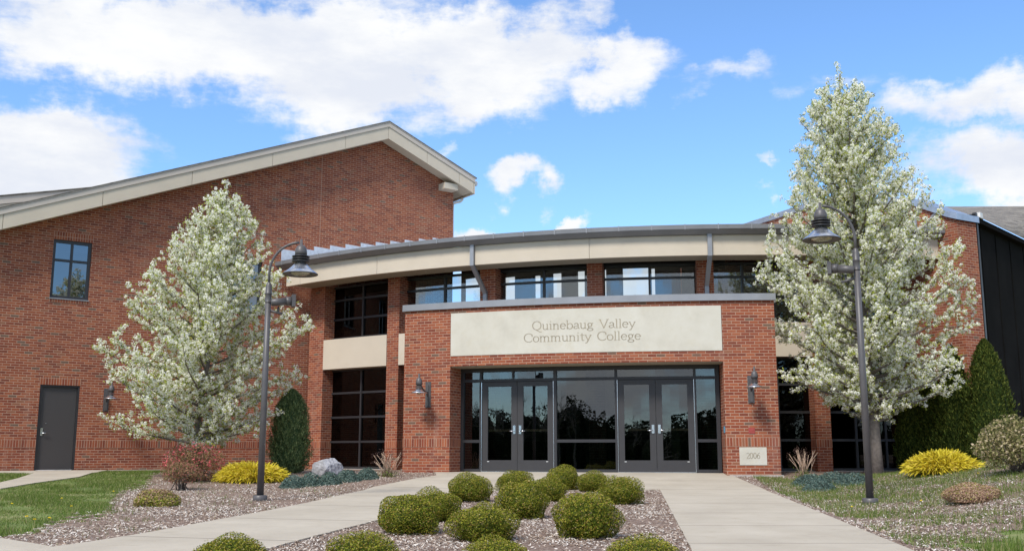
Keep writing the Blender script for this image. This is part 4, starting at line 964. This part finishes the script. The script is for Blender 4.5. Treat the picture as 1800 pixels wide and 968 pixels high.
# small yellow-green shrub, spirea, tan shrub, azalea
p = at_ground(270, 891); w_ = szm(80, p); shrub('low_shrub', 'small yellow-green shrub with pink tinge in the left mulch', 'shrub', (p[0], p[1]+.15, p[2]), 70, 6000, w_*.5, w_*.42, szm(24, p), .3, .030, [M_yg, M_tan], .55, amp=.2, shell=.3, tilt=.9)
p = at_ground(325, 850); w_ = szm(108, p)
def loose(name, label, base, seed, n, rx, ry, rz, leaf, m, stems, cat='shrub', low=.9, extra=None):
    root = thing(name, label, cat, base)
    V, rn, mi = shrub_mesh('l', seed, n, rx, ry, rz, low, leaf, [m], 0, amp=.3, shell=.75, tilt=1.2)
    V = V[:-126]; rn = rn[:-126]; V[:, :, 2] += stems; quads('foliage', V, m, root, rn)
    r_ = np.random.default_rng(seed); mb = MB()
    for i in range(26):
        a = r_.uniform(0, 6.28); rr = r_.uniform(.2, .85); mb.tube([(r_.normal(0, .05), r_.normal(0, .05), 0), (math.cos(a)*rx*rr*.5, math.sin(a)*ry*rr*.5, stems+rz*.4), (math.cos(a)*rx*rr, math.sin(a)*ry*rr, stems+rz*r_.uniform(.9, 1.5))], [.012, .008, .004], 5)
    mb.build('stems', M_bark, root)
    if extra:
        dv = unit(r_.normal(0, 1, (extra[1], 3))); dv = dv[dv[:, 2] > -.3]; Pp = dv*np.array([rx, ry, rz])*r_.uniform(.85, 1.08, (len(dv), 1)); Pp[:, 2] += stems+low*rz
        fl_ = quads('flowers', cards(np.repeat(Pp, 3, 0)+r_.normal(0, .012, (len(Pp)*3, 3)), r_.normal(0, 1, (len(Pp)*3, 3)), .035, .03, 1), extra[0], root); tag(fl_, kind='stuff')
    return root
loose('spirea_shrub', 'reddish-leaved shrub dotted with pink buds under the left tree', (p[0], p[1]+.5, p[2]), 71, 6500, w_*.5, w_*.42, szm(36, p), .04, M_spirea, .02, extra=(M_pink, 420))
p = at_ground(318, 862); w_ = szm(66, p)
loose('small_shrub', 'twiggy olive shrub in front of the pink-budded one, bare at its foot', p, 72, 2600, w_*.52, w_*.4, szm(20, p), .036, M_spirea, szm(12, p))
p = at_ground(1718, 884); w_ = szm(98, p)
shrub('round_shrub', 'dense round shrub, tan-brown on the left and green on the right, on the right mound', 'shrub', (p[0], p[1]+.15, p[2]), 73, 9000, w_*.5, w_*.42, szm(30, p)*.75, .55, .024, [M_tan, M_yg], .18, amp=.12, shell=.15, tilt=.8)
p = at_ground(1815, 834); p = (p[0], p[1]+.5, float(gz(p[0], p[1]+.5))); w_ = szm(128, p)
loose('azalea_shrub', 'leggy pale-leaved shrub at the right edge of the picture', p, 74, 5000, w_*.5, w_*.5, szm(52, p), .055, M_azal, .06, low=.85)
# upright juniper and arborvitaes
def conifer(name, label, base, seed, n, R, H, m, leaf, prof, group=None, cat='evergreen'):
    root = thing(name, label, cat, base, group); r_ = np.random.default_rng(seed)
    h = r_.random(n)**.9; a = r_.uniform(0, 2*math.pi, n); rad = np.interp(h, [q[0] for q in prof], [q[1] for q in prof])
    lump = 1+.10*np.sin(a*5+h*9+seed)+.10*np.sin(a*9-h*23)+.10*np.sin(a*17+h*41)+.06*np.sin(a*29-h*67)
    rr = R*rad*lump*(1-.28*r_.random(n)**1.7)
    Pp = np.stack([np.cos(a)*rr, np.sin(a)*rr, h*H], 1); nn = np.stack([np.cos(a), np.sin(a), np.full(n, .25)], 1)
    N = unit(nn+r_.normal(0, .55, nn.shape)); up = unit(np.stack([np.cos(a)*.5, np.sin(a)*.5, np.ones(n)], 1)+r_.normal(0, .3, nn.shape)); B = unit(np.cross(N, up)); L = (leaf*r_.uniform(.7, 1.4, n))[:, None]
    V = np.stack([Pp-up*L*.5, Pp+B*L*.22, Pp+up*L*.6, Pp-B*L*.22], 1); q = []
    for i in range(14):
        for j in range(10):
            pt = []
            for (ii, jj) in ((i, j), (i+1, j), (i+1, j+1), (i, j+1)):
                rr_ = R*.78*float(np.interp(jj/10, [q_[0] for q_ in prof], [q_[1] for q_ in prof])); pt.append((math.cos(2*math.pi*ii/14)*rr_, math.sin(2*math.pi*ii/14)*rr_, jj/10*H*.97))
            q.append(pt)
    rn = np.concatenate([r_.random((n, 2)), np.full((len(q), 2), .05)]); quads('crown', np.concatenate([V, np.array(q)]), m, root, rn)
    mb = MB(); mb.tube([(0, 0, -.05), (0, 0, H*.4)], [.05, .02], 8); mb.build('trunk', M_bark, root); return root
p = at_ground(503, 832); p = (p[0], p[1]+.3, float(gz(p[0], p[1]+.3)))
conifer('upright_juniper', 'rounded dark green upright juniper right of the left lamp post', p, 81, 24000, szm(34, p), szm(147, p), M_jun, .042, [(0, .5), (.06, .8), (.2, 1), (.38, .98), (.42, .90), (.62, .88), (.80, .70), (.92, .44), (.98, .2), (1, .05)])
arbp = [(0, .72), (.10, .95), (.25, 1), (.5, .86), (.72, .64), (.88, .40), (.96, .2), (1, .05)]
for (px, by, Y, wpx, topy, lab) in [(1605, 822, 25.2, 66, 686, 'shortest dark arborvitae, leftmost of the row beside the right tree trunk'),
                                    (1642, 820, 24.9, 70, 640, 'dark arborvitae standing second from the left in the row'),
                                    (1684, 812, 24.2, 84, 607, 'tall narrow arborvitae left of the widest one'),
                                    (1745, 808, 23.6, 108, 596, 'widest tallest arborvitae at the right end of the row')]:
    X = (px-900)/F*(Y*CP); zg = float(gz(X, Y)); top = at(px, topy, Y).z; s_ = pscale(Y, 1)
    conifer('arborvitae', lab, (X, Y, zg), 90+px % 17, 20000, wpx/s_*.41, top-zg, M_arb, .052, arbp, 'arborvitae evergreens in a row by the right wing')
# creeping blue junipers
def creeping(name, label, px_list, seed, wz, n):
    r_ = np.random.default_rng(seed); P0 = [at_ground(*q[:2]) for q in px_list]; V = []; c0 = P0[0]
    for q, pt in zip(px_list, P0):
        rx = q[2]/pscale(pt[1]); m_ = int(n*rx); a = r_.uniform(0, 6.28, m_); rr = np.sqrt(r_.random(m_)); zz = wz*(1-rr**2)*r_.uniform(.3, 1.15, m_)
        Pp = np.stack([pt[0]-c0[0]+np.cos(a)*rr*rx, pt[1]-c0[1]+np.sin(a)*rr*rx*1.6, zz], 1); Pp[:, 2] += gz(Pp[:, 0]+c0[0], Pp[:, 1]+c0[1])-c0[2]
        V.append(cards(Pp, np.stack([np.cos(a)*.6, np.sin(a)*.6, np.ones(m_)], 1), r_.uniform(.03, .07, m_), r_.uniform(.012, .022, m_), .9))
    o = quads(name, np.concatenate(V), M_blue); o.location = c0; return tag(o, label, 'ground cover shrub', 'creeping blue-green junipers')
creeping('creeping_juniper', 'long low blue-green juniper mat between the boulder and the left walk', [(515, 856, 24), (545, 852, 28), (578, 850, 24), (610, 845, 26), (645, 841, 22)], 21, .22, 9000)
creeping('creeping_juniper', 'low blue-green juniper mat in the grass left of the right lamp post', [(1425, 852, 34), (1465, 848, 36), (1500, 850, 34), (1440, 862, 30)], 22, .20, 7000)
# dry stalk clumps
def stalks(name, label, px, py, n, h, seed, spread):
    p = at_ground(px, py); root = thing(name, label, 'dry plant', p); r_ = np.random.default_rng(seed); mb = MB(); heads = []
    for i in range(n):
        a = r_.uniform(0, 6.28); ln = r_.uniform(.6, 1)*h; tip = Vector((math.cos(a)*spread*r_.random(), math.sin(a)*spread*r_.random(), ln)); b0 = Vector((r_.normal(0, .06), r_.normal(0, .06), -.01))
        mb.tube([b0, (b0+tip)*.5+Vector((0, 0, .04)), tip], [.007, .006, .004], 4); heads.append(tip)
    mb.build('stalks', M_drystalk, root)
    Pp = np.repeat(np.array([tuple(q) for q in heads]), 14, 0)+r_.normal(0, .035, (len(heads)*14, 3)); tag(quads('seed_heads', cards(Pp, r_.normal(0, 1, Pp.shape), .03, .012, 1), M_seed, root), kind='stuff')
    Pp = r_.normal(0, .1, (260, 3)); Pp[:, 2] = np.abs(Pp[:, 2])*.8; quads('new_leaves', cards(Pp, np.array([[0, 0, 1.]]*260), .05, .02, 1), M_grass, root)
M_drystalk = simple('dry_stalk_tan', (.44, .31, .22), .9); M_seed = leafmat('seed_head', [(0, (.06, .035, .03)), (1, (.13, .08, .065))], .9, 0)
stalks('dry_sedum', 'clump of dry tan stalks beside the brick pier left of the entrance', 681, 838, 38, .55, 31, .32)
stalks('dry_sedum', 'clump of dry pale stalks with dark seed heads right of the date stone', 1413, 838, 30, .62, 32, .40)
# boulder
def boulder():
    p = at_ground(572, 837); r_ = random.Random(4); bm = bmesh.new(); bmesh.ops.create_icosphere(bm, subdivisions=4, radius=1)
    cuts = [Vector((r_.gauss(0, 1), r_.gauss(0, 1), r_.gauss(0, .8))).normalized() for _ in range(15)]; ds = [r_.uniform(.62, .85) for _ in cuts]
    for v in bm.verts:
        for c_, d_ in zip(cuts, ds):
            e = v.co.dot(c_)-d_
            if e > 0: v.co -= c_*e
        v.co *= 1+.02*math.sin(v.co.x*17+v.co.y*13)+.015*math.sin(v.co.z*29+v.co.x*11)
        v.co.x *= .44; v.co.y *= .36; v.co.z *= .40; v.co.x += -.06*v.co.z
    me = bpy.data.meshes.new('boulder'); bm.to_mesh(me); bm.free(); me.materials.append(M_rock); o = link('boulder', me); o.location = (p[0], p[1]+.25, p[2]+.12)
    s_ = szm(49, p)/.70; o.scale = (s_, s_, s_*.98); tag(o, 'pale grey angular boulder in the mulch left of the curved hall window', 'rock')
boulder()

# ------------------------------------------------------------------ ground cover: chips, grass, dandelions
def scatter(n, x0, x1, y0, y1, cond, power=1.0):
    x = rng.uniform(x0, x1, n); y = y0+(y1-y0)*rng.random(n)**power; k = cond(x, y); x, y = x[k], y[k]; return x, y
def view_ok(x, y): return np.abs(x) < y*.53+.6
def chips(name, x, y):
    z = gz(x, y)+.008+rng.random(len(x))*.02; P_ = np.stack([x, y, z], 1); N = np.tile([0, 0, 1.], (len(x), 1))
    V = cards(P_, N, rng.uniform(.02, .065, len(x)), rng.uniform(.008, .017, len(x)), .3); return tag(quads(name, V, M_chip), 'shredded pale bark mulch chips covering the planting beds', 'mulch', kind='stuff')
x, y = scatter(560000, -13, 13, 7.5, 26, lambda x, y: view_ok(x, y) & ~in_lawn(x, y) & ~conc_mask(x, y) & (np.hypot(x-CX, y-CY) > 22.55) & (rng.random(len(x)) < np.clip(1.6-y/22, .3, 1)*np.clip(.72+.33*(np.sin(x*1.9+y*1.1)+np.sin(x*.8-y*2.3+1)+.6*np.sin(x*5.3+y*4.1)), .16, 1)), 1.25)
chips('mulch_chips', x, y)
def blades(name, x, y, h, label):
    n = len(x); z = gz(x, y); b0 = np.stack([x, y, z], 1); a = rng.uniform(0, 6.28, n); wv = np.stack([np.cos(a), np.sin(a), np.zeros(n)], 1)*rng.uniform(.003, .006, n)[:, None]
    tip = b0+np.stack([rng.normal(0, .02, n), rng.normal(0, .02, n), h*rng.uniform(.5, 1.3, n)], 1); V = np.stack([b0-wv, b0+wv, tip], 1)
    return tag(quads(name, V, M_grass, nv=3), label, 'grass', kind='stuff')
x, y = scatter(420000, -16, -3, 9, 28, lambda x, y: view_ok(x, y) & in_lawn(x, y) & (np.sin(x*3.3+y*1.9)+np.sin(x*1.1-y*3.7)+np.sin(x*7.1+y*5.3)*.6+rng.normal(0, .9, len(x)) > -.9) & ~conc_mask(x, y))
hh = .028+.035*smst((np.sin(x*2.1)+np.sin(y*1.7+x))*.5+.3)
blades('grass', x, y, hh, 'short green lawn grass left of the mulch bed')
gm = lambda x, y: (np.sin(x*3.1+y*1.3)+np.sin(x*1.7-y*4.1)+np.sin(y*6.3+x*5.2)+rng.normal(0, .8, len(x)))
x, y = scatter(210000, 3, 13, 7.5, 24, lambda x, y: view_ok(x, y) & ~conc_mask(x, y) & (x > 3.8+(y-9.76)*.114) & (gm(x, y) > .45-1.7*smst((y-12.5)/4)) & (np.hypot(x-CX, y-CY) > 22.7), 1.1)
blades('weed_grass', x, y, .05+.03*rng.random(len(x)), 'sparse grass growing through the mulch on the right mound')
x, y = scatter(30000, 3.5, 9, 5.5, 10, lambda x, y: view_ok(x, y) & inpoly(x, y, patch)); blades('grass', x, y, .08+.03*rng.random(len(x)), 'patch of green grass at the bottom right corner')
x, y = scatter(16000, -9, -3, 9, 24, lambda x, y: view_ok(x, y) & ~in_lawn(x, y) & ~conc_mask(x, y) & (gm(x, y) > 1.6)); blades('weed_grass', x, y, .05+.03*rng.random(len(x)), 'thin weeds scattered in the left mulch bed')
# dandelions in the grass
k = 0
for (px, py) in [(46, 914), (60, 920), (86, 917), (125, 895), (199, 867), (421, 853), (1438, 816), (1620, 885), (1720, 836), (1498, 896), (20, 890), (108, 880)]:
    p = at_ground(px, py+3); m_ = 26; dv = unit(rng.normal(0, 1, (m_, 3))); dv[:, 2] = np.abs(dv[:, 2]); Pp = dv*np.array([.014, .014, .008])+np.array([0, 0, .07])
    V = cards(Pp, dv, .02, .008, .5); st = np.array([[(-.003, 0, 0), (.003, 0, 0), (.003, 0, .07), (-.003, 0, .07)]]); 
    root = thing('dandelion', 'small yellow dandelion in the '+('left lawn' if px < 300 else 'mulch and grass'), 'flower', p, 'yellow dandelions in the grass' if px < 300 else 'yellow dandelions in the beds')
    quads('flower_head', V, M_dand, root); quads('stem', st, M_grass, root); k += 1

# ------------------------------------------------------------------ woodland behind the camera, seen only mirrored in the glass
r_ = np.random.default_rng(77); Pt = []; Vc = []
for i in range(330):
    cx_ = -150+300*r_.random(); cy_ = -62-14*r_.random(); h_ = r_.uniform(4.9, 6.9)+.8*math.sin(cx_*.13)+(1.3 if 8 < cx_ < 60 else 0)+(1.6 if cx_ < -34 else 0); m_ = 900
    dv = unit(r_.normal(0, 1, (m_, 3))); wv = r_.uniform(2, 3.6); Pt.append(np.stack([cx_+dv[:, 0]*wv, cy_+dv[:, 1]*2.5, h_*.45+dv[:, 2]*h_*.52-1.5], 1))
    for a_ in range(8):
        t0, t1 = a_*math.pi/4, (a_+1)*math.pi/4; x_ = lambda t_, k_: (cx_+math.cos(t_)*wv*k_*.8, cy_+math.sin(t_)*2.2*k_)
        Vc.append([(*x_(t0, .9), -3), (*x_(t1, .9), -3), (*x_(t1, .8), h_*.45-1.5), (*x_(t0, .8), h_*.45-1.5)]); Vc.append([(*x_(t0, .8), h_*.45-1.5), (*x_(t1, .8), h_*.45-1.5), (*x_(t1, .25), h_*.82-1.5), (*x_(t0, .25), h_*.82-1.5)])
Pt = np.concatenate(Pt)
V = cards(Pt, r_.normal(0, 1, Pt.shape), r_.uniform(.18, .45, len(Pt)), r_.uniform(.12, .3, len(Pt)), 1)
tag(quads('woodland', np.concatenate([V, np.array(Vc)]), M_wood), 'dark line of trees across the car park, mirrored in the entrance glass', 'woodland', kind='stuff')
mb = MB()
def limb(p, d, ln, rad, dep):
    q = p+d*ln; mb.tube([p, (p+q)/2+Vector((r_.normal(0, .04), 0, r_.normal(0, .04)))*ln, q], [rad, rad*.8, rad*.62], 4, caps=False)
    if dep == 0: return
    for _ in range(3 if dep > 1 else 4):
        nd = (d+Vector(r_.normal(0, .48, 3))+Vector((0, 0, .14))).normalized(); limb(p+(q-p)*r_.uniform(.55, 1), nd, ln*r_.uniform(.62, .8), rad*.6, dep-1)
for cx_ in [-92, -84, -77, -71, -66, -61, -57, -53, -49, -45, -41, -37, -33, -14, -6, 1, 12, 18]:
    big = cx_ < -30; limb(Vector((cx_, -52-6*r_.random(), -1.5)), Vector((0, 0, 1)), 3.4 if big else 2.3, .16 if big else .11, 5)
mb2 = mb; tag(mb2.build('bare_trees', M_bark), 'leafless trees across the car park, mirrored in the entrance glass', 'woodland', kind='stuff')
print('objects', len(bpy.data.objects))
